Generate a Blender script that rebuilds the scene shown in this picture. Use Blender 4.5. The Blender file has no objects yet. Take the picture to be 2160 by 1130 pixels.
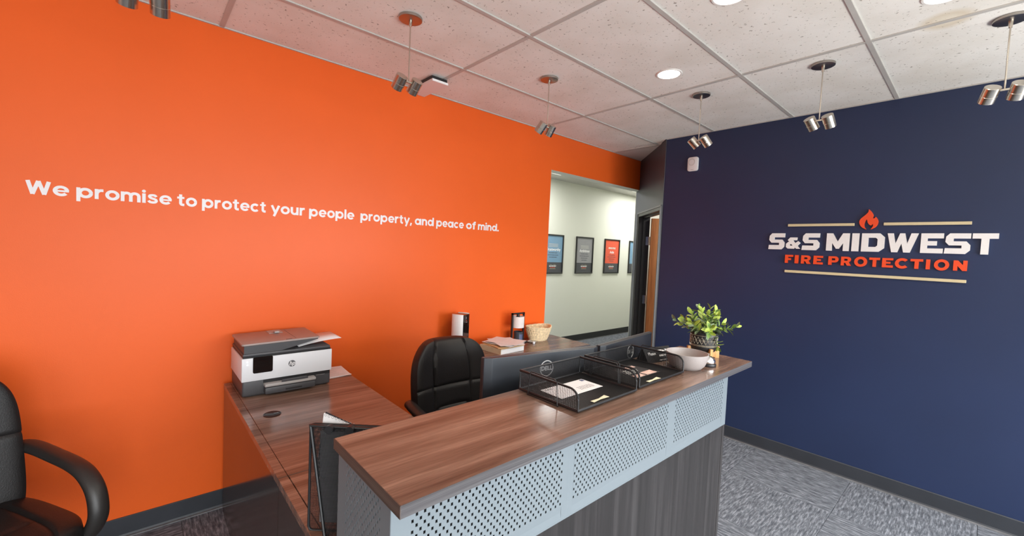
import bpy, bmesh, math, random
from mathutils import Vector, Matrix, Euler

random.seed(7)
SC = bpy.context.scene
COL = SC.collection

# ------------------------------------------------------------------ camera, light, exposure
ZC = 2.678            # ceiling grid height
YW = 2.828            # orange wall plane
XN = 3.838            # navy wall plane
CAM_Z = 1.545
cam_d = bpy.data.cameras.new('camera'); cam = bpy.data.objects.new('camera', cam_d); COL.objects.link(cam)
_r = Vector((0.74683637, -0.66353768, 0.04419489)); _u = Vector((-0.00409211, 0.06187096, 0.99807577)); _f = Vector((0.66499526, 0.74558014, -0.04349221))
cam.matrix_world = Matrix(((_r.x, _u.x, -_f.x, 0), (_r.y, _u.y, -_f.y, 0), (_r.z, _u.z, -_f.z, CAM_Z), (0, 0, 0, 1)))
cam_d.sensor_width = 36.0; cam_d.lens = 886.03 / 2160 * 36.0; cam_d.clip_start = 0.02
SC.camera = cam

world = bpy.data.worlds.new('world'); SC.world = world; world.use_nodes = True
_bg = world.node_tree.nodes['Background']; _bg.inputs[0].default_value = (0.80, 0.90, 1.0, 1); _bg.inputs[1].default_value = 0.8

def area(name, loc, rot, sx, sy, power, col=(1, 1, 1), spread=180):
    l = bpy.data.lights.new(name, 'AREA'); l.shape = 'RECTANGLE'; l.size = sx; l.size_y = sy; l.energy = power; l.color = col
    l.spread = math.radians(spread)
    o = bpy.data.objects.new(name, l); COL.objects.link(o); o.location = loc; o.rotation_euler = rot
    return o
DAY = (0.93, 0.97, 1.0)
# daylight entering through the storefront glazing behind the camera
WGT = [.42, .90, 1.2, 1.4]
WINS = [(-2.55, -0.95), (-0.70, 0.90), (1.15, 2.05), (2.25, 3.60)]
for _i, (_a, _b) in enumerate(WINS):
    area('window_daylight', ((_a + _b) / 2, -2.36, 1.16), (math.radians(90 - 34), 0, 0), _b - _a, 1.95, WGT[_i] * 44 * (_b - _a), DAY, 122)
    # added upward fill lamps brighten the ceiling, standing in for pavement bounce
    area('ceiling_fill', ((_a + _b) / 2, -2.37, .86), (math.radians(90 + 76), 0, 0), _b - _a, .72, 46 * (_b - _a), (1.0, .97, .91), 135)

SC.view_settings.view_transform = 'Standard'; SC.view_settings.look = 'None'
SC.view_settings.exposure = 0.0; SC.view_settings.gamma = 1.0; SC.view_settings.use_curve_mapping = False
SC.cycles.use_denoising = True
SC.cycles.max_bounces = 8; SC.cycles.diffuse_bounces = 5; SC.cycles.glossy_bounces = 4
SC.cycles.sample_clamp_indirect = 6.0

# ------------------------------------------------------------------ materials
def srgb(r, g, b):
    f = lambda c: (c / 255 / 12.92) if c / 255 <= 0.04045 else ((c / 255 + 0.055) / 1.055) ** 2.4
    return (f(r), f(g), f(b), 1)

def _nt(name):
    m = bpy.data.materials.new(name); m.use_nodes = True
    nt = m.node_tree; b = nt.nodes['Principled BSDF']
    return m, nt, b

def mat(name, c, rough=0.5, metal=0.0, spec=0.5, bump=None, vary=None, emit=None, trans=0.0, coat=0.0):
    """c: linear rgba. bump=(scale,strength); vary=(scale,amount)"""
    m, nt, b = _nt(name)
    b.inputs['Base Color'].default_value = c
    b.inputs['Roughness'].default_value = rough; b.inputs['Metallic'].default_value = metal
    b.inputs['Specular IOR Level'].default_value = spec
    b.inputs['Transmission Weight'].default_value = trans
    b.inputs['Coat Weight'].default_value = coat
    if emit:
        b.inputs['Emission Color'].default_value = emit[0]; b.inputs['Emission Strength'].default_value = emit[1]
    tc = None
    if bump or vary:
        tc = nt.nodes.new('ShaderNodeTexCoord')
    if bump:
        n = nt.nodes.new('ShaderNodeTexNoise'); n.inputs['Scale'].default_value = bump[0]; n.inputs['Detail'].default_value = 3
        nt.links.new(tc.outputs['Object'], n.inputs['Vector'])
        bp = nt.nodes.new('ShaderNodeBump'); bp.inputs['Strength'].default_value = bump[1]; bp.inputs['Distance'].default_value = 0.002
        nt.links.new(n.outputs['Fac'], bp.inputs['Height']); nt.links.new(bp.outputs['Normal'], b.inputs['Normal'])
    if vary:
        n = nt.nodes.new('ShaderNodeTexNoise'); n.inputs['Scale'].default_value = vary[0]; n.inputs['Detail'].default_value = 4
        nt.links.new(tc.outputs['Object'], n.inputs['Vector'])
        r = nt.nodes.new('ShaderNodeValToRGB'); a = vary[1]
        r.color_ramp.elements[0].position = 0.3; r.color_ramp.elements[1].position = 0.7
        r.color_ramp.elements[0].color = (c[0] * (1 - a), c[1] * (1 - a), c[2] * (1 - a), 1)
        r.color_ramp.elements[1].color = (min(1, c[0] * (1 + a)), min(1, c[1] * (1 + a)), min(1, c[2] * (1 + a)), 1)
        nt.links.new(n.outputs['Fac'], r.inputs['Fac']); nt.links.new(r.outputs['Color'], b.inputs['Base Color'])
    return m

def wood(name, cols, scale, rough=0.32, spec=0.5, fine=9.0, bumpy=0.03):
    """stretched-noise laminate; scale = mapping scale (small along the grain)"""
    m, nt, b = _nt(name)
    tc = nt.nodes.new('ShaderNodeTexCoord'); mp = nt.nodes.new('ShaderNodeMapping'); mp.inputs['Scale'].default_value = scale
    nt.links.new(tc.outputs['Object'], mp.inputs['Vector'])
    n1 = nt.nodes.new('ShaderNodeTexNoise'); n1.inputs['Scale'].default_value = 1.0; n1.inputs['Detail'].default_value = 6; n1.inputs['Roughness'].default_value = 0.65
    n1.inputs['Distortion'].default_value = 0.25
    nt.links.new(mp.outputs['Vector'], n1.inputs['Vector'])
    rp = nt.nodes.new('ShaderNodeValToRGB'); e = rp.color_ramp.elements
    e[0].position = 0.28; e[0].color = cols[0]; e[1].position = 0.72; e[1].color = cols[2]
    k = e.new(0.5); k.color = cols[1]
    nt.links.new(n1.outputs['Fac'], rp.inputs['Fac'])
    n2 = nt.nodes.new('ShaderNodeTexNoise'); n2.inputs['Scale'].default_value = fine; n2.inputs['Detail'].default_value = 3
    nt.links.new(mp.outputs['Vector'], n2.inputs['Vector'])
    mx = nt.nodes.new('ShaderNodeMix'); mx.data_type = 'RGBA'; mx.blend_type = 'MULTIPLY'; mx.inputs[0].default_value = 0.55
    r2 = nt.nodes.new('ShaderNodeValToRGB'); r2.color_ramp.elements[0].position = 0.35; r2.color_ramp.elements[0].color = (0.62, 0.62, 0.62, 1)
    r2.color_ramp.elements[1].position = 0.62; r2.color_ramp.elements[1].color = (1, 1, 1, 1)
    nt.links.new(n2.outputs['Fac'], r2.inputs['Fac'])
    nt.links.new(rp.outputs['Color'], mx.inputs[6]); nt.links.new(r2.outputs['Color'], mx.inputs[7])
    nt.links.new(mx.outputs[2], b.inputs['Base Color'])
    b.inputs['Roughness'].default_value = rough; b.inputs['Specular IOR Level'].default_value = spec
    bp = nt.nodes.new('ShaderNodeBump'); bp.inputs['Strength'].default_value = bumpy; bp.inputs['Distance'].default_value = 0.001
    nt.links.new(n2.outputs['Fac'], bp.inputs['Height']); nt.links.new(bp.outputs['Normal'], b.inputs['Normal'])
    return m

STAIN = (2.765, .185, 2.684)
def ceiling_tile_mat():
    m, nt, b = _nt('acoustic_tile')
    tc = nt.nodes.new('ShaderNodeTexCoord'); oi = nt.nodes.new('ShaderNodeObjectInfo')
    add = nt.nodes.new('ShaderNodeVectorMath'); add.operation = 'ADD'
    sc = nt.nodes.new('ShaderNodeVectorMath'); sc.operation = 'SCALE'; sc.inputs[3].default_value = 37.0
    nt.links.new(oi.outputs['Location'], sc.inputs[0])
    nt.links.new(tc.outputs['Object'], add.inputs[0]); nt.links.new(sc.outputs[0], add.inputs[1])
    n = nt.nodes.new('ShaderNodeTexNoise'); n.inputs['Scale'].default_value = 62; n.inputs['Detail'].default_value = 2.5; n.inputs['Roughness'].default_value = 0.55; n.inputs['Distortion'].default_value = 0.6
    nt.links.new(add.outputs[0], n.inputs['Vector'])
    r = nt.nodes.new('ShaderNodeValToRGB'); e = r.color_ramp.elements
    e[0].position = 0.29; e[0].color = (0.36, 0.34, 0.30, 1); e[1].position = 0.36; e[1].color = (0.85, 0.835, 0.79, 1)
    nt.links.new(n.outputs['Fac'], r.inputs['Fac'])
    n3 = nt.nodes.new('ShaderNodeTexNoise'); n3.inputs['Scale'].default_value = 3.0; n3.inputs['Detail'].default_value = 3
    nt.links.new(add.outputs[0], n3.inputs['Vector'])
    r3 = nt.nodes.new('ShaderNodeValToRGB'); r3.color_ramp.elements[0].position = 0.3; r3.color_ramp.elements[0].color = (0.90, 0.885, 0.86, 1); r3.color_ramp.elements[1].position = 0.6; r3.color_ramp.elements[1].color = (1, 1, 1, 1)
    nt.links.new(n3.outputs['Fac'], r3.inputs['Fac'])
    mx = nt.nodes.new('ShaderNodeMix'); mx.data_type = 'RGBA'; mx.blend_type = 'MULTIPLY'; mx.inputs[0].default_value = 1
    nt.links.new(r.outputs['Color'], mx.inputs[6]); nt.links.new(r3.outputs['Color'], mx.inputs[7])
    # a brownish water stain at one tile corner
    ge = nt.nodes.new('ShaderNodeNewGeometry'); ds = nt.nodes.new('ShaderNodeVectorMath'); ds.operation = 'DISTANCE'; ds.inputs[1].default_value = STAIN
    nt.links.new(ge.outputs['Position'], ds.inputs[0])
    rs = nt.nodes.new('ShaderNodeValToRGB'); es = rs.color_ramp.elements
    es[0].position = 0.03; es[0].color = (0.90, 0.85, 0.75, 1); es[1].position = 0.11; es[1].color = (1, 1, 1, 1)
    kk = es.new(0.065); kk.color = (0.84, 0.77, 0.66, 1)
    nt.links.new(ds.outputs['Value'], rs.inputs['Fac'])
    m2 = nt.nodes.new('ShaderNodeMix'); m2.data_type = 'RGBA'; m2.blend_type = 'MULTIPLY'; m2.inputs[0].default_value = 1
    nt.links.new(mx.outputs[2], m2.inputs[6]); nt.links.new(rs.outputs['Color'], m2.inputs[7]); nt.links.new(m2.outputs[2], b.inputs['Base Color'])
    bp = nt.nodes.new('ShaderNodeBump'); bp.inputs['Strength'].default_value = 0.35; bp.inputs['Distance'].default_value = 0.003
    nt.links.new(n.outputs['Fac'], bp.inputs['Height']); nt.links.new(bp.outputs['Normal'], b.inputs['Normal'])
    b.inputs['Roughness'].default_value = 0.9; b.inputs['Specular IOR Level'].default_value = 0.2
    return m

def carpet_mat():
    m, nt, b = _nt('carpet_tile_pile')
    tc = nt.nodes.new('ShaderNodeTexCoord'); oi = nt.nodes.new('ShaderNodeObjectInfo')
    sc = nt.nodes.new('ShaderNodeVectorMath'); sc.operation = 'SCALE'; sc.inputs[3].default_value = 11.0
    nt.links.new(oi.outputs['Location'], sc.inputs[0])
    add = nt.nodes.new('ShaderNodeVectorMath'); add.operation = 'ADD'
    nt.links.new(tc.outputs['Object'], add.inputs[0]); nt.links.new(sc.outputs[0], add.inputs[1])
    mp = nt.nodes.new('ShaderNodeMapping'); mp.inputs['Scale'].default_value = (14, 85, 40)
    nt.links.new(add.outputs[0], mp.inputs['Vector'])
    n = nt.nodes.new('ShaderNodeTexNoise'); n.inputs['Scale'].default_value = 1.0; n.inputs['Detail'].default_value = 5; n.inputs['Roughness'].default_value = 0.7
    nt.links.new(mp.outputs['Vector'], n.inputs['Vector'])
    r = nt.nodes.new('ShaderNodeValToRGB'); e = r.color_ramp.elements
    e[0].position = 0.34; e[0].color = (0.058, 0.064, 0.077, 1); e[1].position = 0.70; e[1].color = (0.33, 0.35, 0.39, 1)
    k = e.new(0.5); k.color = (0.132, 0.142, 0.162, 1)
    nt.links.new(n.outputs['Fac'], r.inputs['Fac']); nt.links.new(r.outputs['Color'], b.inputs['Base Color'])
    bp = nt.nodes.new('ShaderNodeBump'); bp.inputs['Strength'].default_value = 0.6; bp.inputs['Distance'].default_value = 0.004
    nt.links.new(n.outputs['Fac'], bp.inputs['Height']); nt.links.new(bp.outputs['Normal'], b.inputs['Normal'])
    b.inputs['Roughness'].default_value = 0.95; b.inputs['Specular IOR Level'].default_value = 0.1
    return m

def brushed(name, c, rough=0.3):
    m, nt, b = _nt(name)
    tc = nt.nodes.new('ShaderNodeTexCoord'); mp = nt.nodes.new('ShaderNodeMapping'); mp.inputs['Scale'].default_value = (8, 8, 300)
    nt.links.new(tc.outputs['Object'], mp.inputs['Vector'])
    n = nt.nodes.new('ShaderNodeTexNoise'); n.inputs['Scale'].default_value = 1; n.inputs['Detail'].default_value = 2
    nt.links.new(mp.outputs['Vector'], n.inputs['Vector'])
    r = nt.nodes.new('ShaderNodeMapRange'); r.inputs['To Min'].default_value = rough * 0.95; r.inputs['To Max'].default_value = rough * 1.05
    nt.links.new(n.outputs['Fac'], r.inputs['Value']); nt.links.new(r.outputs['Result'], b.inputs['Roughness'])
    b.inputs['Base Color'].default_value = c; b.inputs['Metallic'].default_value = 1.0
    return m

def leaf_mat(name, c1, c2):
    m, nt, b = _nt(name)
    tc = nt.nodes.new('ShaderNodeTexCoord'); n = nt.nodes.new('ShaderNodeTexNoise'); n.inputs['Scale'].default_value = 45
    nt.links.new(tc.outputs['Object'], n.inputs['Vector'])
    r = nt.nodes.new('ShaderNodeValToRGB'); r.color_ramp.elements[0].position = 0.35; r.color_ramp.elements[1].position = 0.65
    r.color_ramp.elements[0].color = c1; r.color_ramp.elements[1].color = c2
    nt.links.new(n.outputs['Fac'], r.inputs['Fac']); nt.links.new(r.outputs['Color'], b.inputs['Base Color'])
    b.inputs['Roughness'].default_value = 0.45
    return m

M = {}
M['orange'] = mat('orange_eggshell_paint', (0.82, 0.122, 0.016, 1), 0.42, spec=0.27, bump=(220, 0.10), vary=(1.3, 0.04))
M['navy'] = mat('navy_eggshell_paint', (0.017, 0.030, 0.082, 1), 0.42, spec=0.45, bump=(220, 0.10), vary=(2.0, 0.06))
M['hallwhite'] = mat('pale_sage_paint', (0.70, 0.71, 0.63, 1), 0.55, spec=0.3, bump=(200, 0.08), vary=(1.0, 0.02))
M['roomwhite'] = mat('off_white_paint', (0.72, 0.71, 0.68, 1), 0.6, bump=(200, 0.08))
M['tile'] = ceiling_tile_mat()
M['grid'] = mat('white_grid_metal', (0.50, 0.485, 0.455, 1), 0.45, spec=0.4, vary=(6, 0.05))
M['carpet'] = carpet_mat()
M['base_navy'] = mat('dark_rubber_base', (0.030, 0.034, 0.042, 1), 0.5, vary=(8, 0.1))
M['base_black'] = mat('black_rubber_base', (0.018, 0.018, 0.018, 1), 0.5, vary=(8, 0.1))
M['base_shoe'] = mat('grey_carpet_edge', (0.16, 0.16, 0.165, 1), 0.7, vary=(20, 0.2))
M['vinyl'] = mat('white_vinyl_lettering', (0.80, 0.77, 0.78, 1), 0.4, bump=(160, 0.35))
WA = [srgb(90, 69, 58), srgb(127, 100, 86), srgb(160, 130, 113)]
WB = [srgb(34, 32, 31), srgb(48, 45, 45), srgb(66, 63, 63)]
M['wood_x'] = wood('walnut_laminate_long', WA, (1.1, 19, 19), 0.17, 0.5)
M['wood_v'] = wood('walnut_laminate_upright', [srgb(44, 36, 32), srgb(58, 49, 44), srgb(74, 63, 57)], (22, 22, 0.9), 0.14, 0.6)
M['wood_front'] = wood('ash_grey_laminate_upright', WB, (26, 26, 0.7), 0.4, 0.4)
M['edge'] = wood('grey_edge_band', [srgb(60, 57, 58), srgb(84, 81, 83), srgb(112, 110, 111)], (1.2, 60, 260), 0.4)
M['edge_dark'] = wood('brown_edge_band', [srgb(70, 58, 52), srgb(92, 78, 70), srgb(112, 98, 88)], (60, 1.2, 260), 0.4)
M['fascia'] = mat('silver_powder_coat', (0.215, 0.25, 0.272, 1), 0.42, 0.25, bump=(900, 0.05))
M['blackmetal'] = mat('black_coated_wire', (0.012, 0.012, 0.013, 1), 0.4, vary=(30, 0.1))
M['blackplastic'] = mat('black_plastic', (0.014, 0.014, 0.016, 1), 0.42, vary=(30, 0.08))
M['leather'] = mat('black_leather', (0.011, 0.0095, 0.0095, 1), 0.46, spec=0.38, bump=(240, 0.35))
M['armplastic'] = mat('dark_arm_plastic', (0.020, 0.018, 0.017, 1), 0.42, bump=(500, 0.12))
M['monitor'] = mat('dark_slate_plastic', (0.022, 0.026, 0.034, 1), 0.42, spec=0.6, bump=(700, 0.05))
M['screen'] = mat('screen_glass', (0.01, 0.01, 0.012, 1), 0.12)
M['logo_grey'] = mat('light_logo_print', (0.62, 0.64, 0.66, 1), 0.4)
M['nickel'] = brushed('brushed_nickel', (0.60, 0.55, 0.48, 1), 0.26)
M['nickel_dark'] = brushed('brushed_nickel_canopy', (0.40, 0.37, 0.34, 1), 0.34)
M['chrome'] = mat('chrome', (0.85, 0.85, 0.86, 1), 0.06, 1.0)
M['lamp_lens'] = mat('lit_lens', (1, 1, 1, 1), 0.5, emit=((1.0, 0.93, 0.80, 1), 14.0))
M['lamp_trim'] = mat('white_trim', (0.80, 0.78, 0.74, 1), 0.4)
M['panel_lit'] = mat('lit_panel', (1, 1, 1, 1), 0.5, emit=((1.0, 0.99, 0.94, 1), 3.0))
M['white_plastic'] = mat('white_plastic', (0.78, 0.77, 0.77, 1), 0.4, bump=(500, 0.04))
M['printer_white'] = mat('printer_white_plastic', (0.76, 0.77, 0.80, 1), 0.45, bump=(700, 0.04))
M['printer_dark'] = mat('printer_charcoal_plastic', (0.062, 0.062, 0.068, 1), 0.45, bump=(700, 0.06))
M['printer_lid'] = mat('printer_taupe_lid', (0.34, 0.27, 0.25, 1), 0.4, bump=(700, 0.05))
M['printer_grey'] = mat('printer_grey_tray', (0.38, 0.36, 0.35, 1), 0.45)
M['led'] = mat('blue_white_led', (1, 1, 1, 1), 0.4, emit=((0.75, 0.82, 1, 1), 2.5))
M['paper'] = mat('white_paper', (0.80, 0.78, 0.78, 1), 0.7, vary=(60, 0.03))
M['print_ink'] = mat('grey_ink', (0.30, 0.28, 0.28, 1), 0.7)
M['manila'] = mat('manila_card', (0.62, 0.42, 0.22, 1), 0.7, vary=(20, 0.08))
M['cream'] = mat('cream_label', (0.80, 0.74, 0.52, 1), 0.6, vary=(30, 0.05))
M['photo_pink'] = mat('flyer_pink', (0.66, 0.44, 0.38, 1), 0.5, vary=(60, 0.4))
M['photo_dark'] = mat('flyer_dark', (0.030, 0.028, 0.030, 1), 0.4)
M['bowl'] = mat('speckled_stoneware', (0.35, 0.31, 0.295, 1), 0.45, vary=(400, 0.08))
M['oak'] = wood('honey_oak', [srgb(150, 88, 45), srgb(186, 118, 68), srgb(206, 142, 90)], (16, 16, 0.9), 0.4)
M['bamboo'] = wood('bamboo', [srgb(178, 120, 58), srgb(205, 148, 80), srgb(220, 168, 100)], (40, 40, 3), 0.45)
M['pot'] = mat('black_ceramic', (0.018, 0.018, 0.019, 1), 0.38, bump=(300, 0.15))
M['gold'] = mat('pale_gold_line', (0.55, 0.49, 0.37, 1), 0.35, 0.4)
M['soil'] = mat('dark_soil', (0.02, 0.016, 0.012, 1), 0.9, bump=(120, 0.8))
M['leaf1'] = leaf_mat('leaf_lime', (0.26, 0.38, 0.04, 1), (0.42, 0.52, 0.10, 1))
M['leaf2'] = leaf_mat('leaf_green', (0.09, 0.18, 0.035, 1), (0.20, 0.31, 0.07, 1))
M['leaf3'] = leaf_mat('leaf_sage', (0.10, 0.16, 0.08, 1), (0.24, 0.31, 0.18, 1))
M['stem'] = mat('plant_stem', (0.15, 0.17, 0.07, 1), 0.6)
M['straw'] = mat('woven_straw', (0.78, 0.62, 0.40, 1), 0.75, vary=(70, 0.22), bump=(90, 0.4))
M['shade'] = mat('white_lamp_shade', (0.78, 0.72, 0.70, 1), 0.7, bump=(600, 0.1))
M['jar'] = mat('dark_candle_glass', (0.05, 0.06, 0.075, 1), 0.15, spec=0.7)
M['jarlabel'] = mat('blue_jar_label', (0.09, 0.11, 0.21, 1), 0.5)
M['frame_black'] = mat('black_picture_frame', (0.012, 0.012, 0.012, 1), 0.35)
M['p_blue'] = mat('poster_blue', srgb(116, 152, 180), 0.4, vary=(30, 0.02))
M['p_grey'] = mat('poster_grey', srgb(146, 146, 150), 0.4, vary=(30, 0.02))
M['p_red'] = mat('poster_coral', srgb(222, 92, 66), 0.4, vary=(30, 0.02))
M['p_dark'] = mat('poster_charcoal', srgb(70, 72, 78), 0.4, vary=(30, 0.02))
M['p_light'] = mat('poster_faint_band', srgb(190, 190, 185), 0.5)
M['p_ink'] = mat('poster_small_print', srgb(70, 74, 84), 0.5)
M['white_print'] = mat('white_print', (0.85, 0.85, 0.85, 1), 0.5)
M['sign_white'] = mat('white_acrylic_letters', (0.84, 0.82, 0.80, 1), 0.4, vary=(90, 0.02))
M['sign_red'] = mat('orange_red_letters', (0.82, 0.075, 0.016, 1), 0.4)
M['sign_gold'] = mat('pale_gold_bars', (0.66, 0.56, 0.34, 1), 0.4)
M['door_frame'] = mat('charcoal_metal_frame', (0.030, 0.029, 0.028, 1), 0.4, vary=(12, 0.08))
M['dgrey'] = mat('grey_frame_paint', (0.11, 0.11, 0.12, 1), 0.35)
M['glassy'] = mat('black_glass', (0.008, 0.006, 0.006, 1), 0.08)
M['red_led'] = mat('red_indicator', (0.6, 0.05, 0.03, 1), 0.4, emit=((1, 0.15, 0.08, 1), 0.6))
M['badge'] = mat('badge_grey', (0.13, 0.13, 0.14, 1), 0.4)
M['diag'] = mat('hall_lit_navy_paint', (0.055, 0.058, 0.080, 1), 0.40, spec=0.45, bump=(220, 0.10))  # navy lightened in colour to carry the hall light on the angled wall
M['folder'] = mat('grey_folder', (0.17, 0.17, 0.18, 1), 0.6, vary=(40, .1))
M['grom'] = mat('black_grommet', (0.012, 0.011, 0.011, 1), 0.3)

# ------------------------------------------------------------------ geometry helpers
class G:
    """collects shapes in one bmesh"""
    def __init__(s): s.bm = bmesh.new()
    def _new(s, vs): return [s.bm.verts.new(v) for v in vs]
    def add(s, other, mx=None):
        me = bpy.data.meshes.new('t'); other.to_mesh(me)
        if mx is not None: me.transform(mx)
        s.bm.from_mesh(me); bpy.data.meshes.remove(me); other.free(); return s
    def box(s, x0, x1, y0, y1, z0, z1, bev=0.0, seg=2, mx=None):
        b = bmesh.new(); bmesh.ops.create_cube(b, size=1.0)
        for v in b.verts:
            v.co = Vector((x0 + (v.co.x + .5) * (x1 - x0), y0 + (v.co.y + .5) * (y1 - y0), z0 + (v.co.z + .5) * (z1 - z0)))
        if bev: bmesh.ops.bevel(b, geom=list(b.edges), offset=bev, segments=seg, profile=0.5, affect='EDGES')
        return s.add(b, mx)
    def prism(s, poly, z0, z1, mx=None, bev=0.0):
        b = bmesh.new(); vs = [b.verts.new((p[0], p[1], z0)) for p in poly]; f = b.faces.new(vs)
        r = bmesh.ops.extrude_face_region(b, geom=[f]); 
        for v in r['geom']:
            if isinstance(v, bmesh.types.BMVert): v.co.z = z1
        bmesh.ops.recalc_face_normals(b, faces=b.faces[:])
        if bev: bmesh.ops.bevel(b, geom=[e for e in b.edges], offset=bev, segments=2, profile=0.5, affect='EDGES')
        return s.add(b, mx)
    def cyl(s, p0, p1, r0, r1=None, seg=20, cap=True):
        r1 = r0 if r1 is None else r1
        p0 = Vector(p0); p1 = Vector(p1); d = p1 - p0
        b = bmesh.new(); bmesh.ops.create_cone(b, cap_ends=cap, segments=seg, radius1=r0, radius2=r1, depth=d.length)
        mx = Matrix.Translation((p0 + p1) / 2) @ d.to_track_quat('Z', 'Y').to_matrix().to_4x4()
        return s.add(b, mx)
    def lathe(s, prof, seg=32, sx=1.0, sy=1.0, mx=None):
        b = bmesh.new(); rings = []
        for (r, z) in prof:
            rings.append([b.verts.new((r * sx * math.cos(2 * math.pi * i / seg), r * sy * math.sin(2 * math.pi * i / seg), z)) for i in range(seg)] if r > 1e-6 else [b.verts.new((0, 0, z))])
        for a, c in zip(rings[:-1], rings[1:]):
            for i in range(seg):
                j = (i + 1) % seg
                if len(a) == 1 and len(c) == 1: continue
                if len(a) == 1: b.faces.new((a[0], c[j], c[i]))
                elif len(c) == 1: b.faces.new((a[i], a[j], c[0]))
                else: b.faces.new((a[i], a[j], c[j], c[i]))
        bmesh.ops.recalc_face_normals(b, faces=b.faces[:])
        return s.add(b, mx)
    def tube(s, pts, r, seg=8, closed=False, ry=None, up=(0, 0, 1)):
        """sweep an ellipse (r along side, ry along the up-like axis) down a polyline"""
        pts = [Vector(p) for p in pts]; n = len(pts); ry = ry or r
        b = bmesh.new(); rings = []
        for i, p in enumerate(pts):
            if closed: t = pts[(i + 1) % n] - pts[i - 1]
            else: t = pts[min(i + 1, n - 1)] - pts[max(i - 1, 0)]
            t.normalize(); u = Vector(up)
            if abs(t.dot(u)) > 0.98: u = Vector((1, 0, 0)) if abs(t.x) < 0.9 else Vector((0, 1, 0))
            sd = t.cross(u).normalized(); vv = sd.cross(t).normalized()
            k = 1.0
            if 0 < i < n - 1 or closed:
                a = (pts[i] - pts[i - 1]).normalized(); c = (pts[(i + 1) % n] - pts[i]).normalized()
                k = 1.0 / max(0.5, math.cos(a.angle(c, 0) / 2))
            rings.append([b.verts.new(p + sd * (r * k * math.cos(2 * math.pi * q / seg)) + vv * (ry * k * math.sin(2 * math.pi * q / seg))) for q in range(seg)])
        m = n if closed else n - 1
        for i in range(m):
            a, c = rings[i], rings[(i + 1) % n]
            for q in range(seg):
                b.faces.new((a[q], a[(q + 1) % seg], c[(q + 1) % seg], c[q]))
        if not closed:
            b.faces.new(rings[0][::-1]); b.faces.new(rings[-1])
        bmesh.ops.recalc_face_normals(b, faces=b.faces[:])
        return s.add(b)
    def quad(s, a, b_, c, d):
        v = s._new([a, b_, c, d]); s.bm.faces.new(v); return s
    def slab(s, poly3, t):
        """thin sheet: polygon of 3d points thickened along its normal"""
        ps = [Vector(p) for p in poly3]; n = (ps[1] - ps[0]).cross(ps[2] - ps[0]).normalized() * t
        b = bmesh.new(); lo = [b.verts.new(p) for p in ps]; hi = [b.verts.new(p + n) for p in ps]; k = len(ps)
        b.faces.new(lo[::-1]); b.faces.new(hi)
        for i in range(k): b.faces.new((lo[i], lo[(i + 1) % k], hi[(i + 1) % k], hi[i]))
        return s.add(b)

def obj(name, g, m, parent=None, smooth=False, loc=None, rot=None, kind=None, label=None):
    me = bpy.data.meshes.new(name)
    bm = g.bm if isinstance(g, G) else g
    bm.to_mesh(me); bm.free()
    return objm(name, me, m, parent, smooth, loc, rot, kind, label)

def objm(name, me, m, parent=None, smooth=False, loc=None, rot=None, kind=None, label=None):
    if m is not None and not me.materials:
        for x in (m if isinstance(m, (list, tuple)) else [m]): me.materials.append(M[x] if isinstance(x, str) else x)
    if smooth and me.polygons:
        me.polygons.foreach_set('use_smooth', [True] * len(me.polygons))
        try: me.set_sharp_from_angle(angle=math.radians(40))
        except Exception: pass
    o = bpy.data.objects.new(name, me); COL.objects.link(o)
    if parent is not None: o.parent = parent
    if loc is not None: o.location = loc
    if rot is not None: o.rotation_euler = rot
    if kind: o['kind'] = kind
    if label: o['label'] = label
    return o

def tag(o, label, cat, group=None, kind=None):
    o['label'] = label; o['category'] = cat
    if group: o['group'] = group
    if kind: o['kind'] = kind
    return o

def thing(name, label, cat, loc=(0, 0, 0), rz=0.0, group=None):
    o = bpy.data.objects.new(name, None); COL.objects.link(o); o.empty_display_size = 0.05
    o.location = loc; o.rotation_euler = (0, 0, rz)
    return tag(o, label, cat, group)

def struct(name, g, m, label, cat, parent=None):
    o = obj(name, g, m, parent); return tag(o, label, cat, kind='structure')

def arc(cx, cy, r, a0, a1, n, ry=None):
    ry = r if ry is None else ry
    return [(cx + r * math.cos(math.radians(a0 + (a1 - a0) * i / n)), cy + ry * math.sin(math.radians(a0 + (a1 - a0) * i / n))) for i in range(n + 1)]

def rrect(w, h, r, n=5):
    p = []
    for (sx, sy, a) in ((1, 1, 0), (-1, 1, 90), (-1, -1, 180), (1, -1, 270)):
        p += arc(sx * (w / 2 - r), sy * (h / 2 - r), r, a, a + 90, n)
    return p

def text_mesh(body, size, depth=0.0004, bold=0.0, align='CENTER', shear=0.0):
    cu = bpy.data.curves.new('t', 'FONT'); cu.body = body; cu.size = size; cu.extrude = depth; cu.align_x = align; cu.align_y = 'CENTER'
    cu.offset = bold; cu.shear = shear; cu.resolution_u = 3
    o = bpy.data.objects.new('t', cu); COL.objects.link(o)
    dg = bpy.context.evaluated_depsgraph_get()
    me = bpy.data.meshes.new_from_object(o.evaluated_get(dg))
    bpy.data.objects.remove(o); bpy.data.curves.remove(cu)
    return me

def shape_mesh(contours, depth):
    """flat polygons (first outer, others holes) -> solid letter, in XY, extruded along +Z"""
    cu = bpy.data.curves.new('s', 'CURVE'); cu.dimensions = '2D'; cu.fill_mode = 'BOTH'; cu.extrude = depth / 2
    for c in contours:
        sp = cu.splines.new('POLY'); sp.points.add(len(c) - 1); sp.use_cyclic_u = True
        for i, p in enumerate(c): sp.points[i].co = (p[0], p[1], 0, 1)
    o = bpy.data.objects.new('s', cu); COL.objects.link(o)
    dg = bpy.context.evaluated_depsgraph_get()
    me = bpy.data.meshes.new_from_object(o.evaluated_get(dg))
    bpy.data.objects.remove(o); bpy.data.curves.remove(cu)
    me.transform(Matrix.Translation((0, 0, depth / 2)))
    return me

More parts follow.
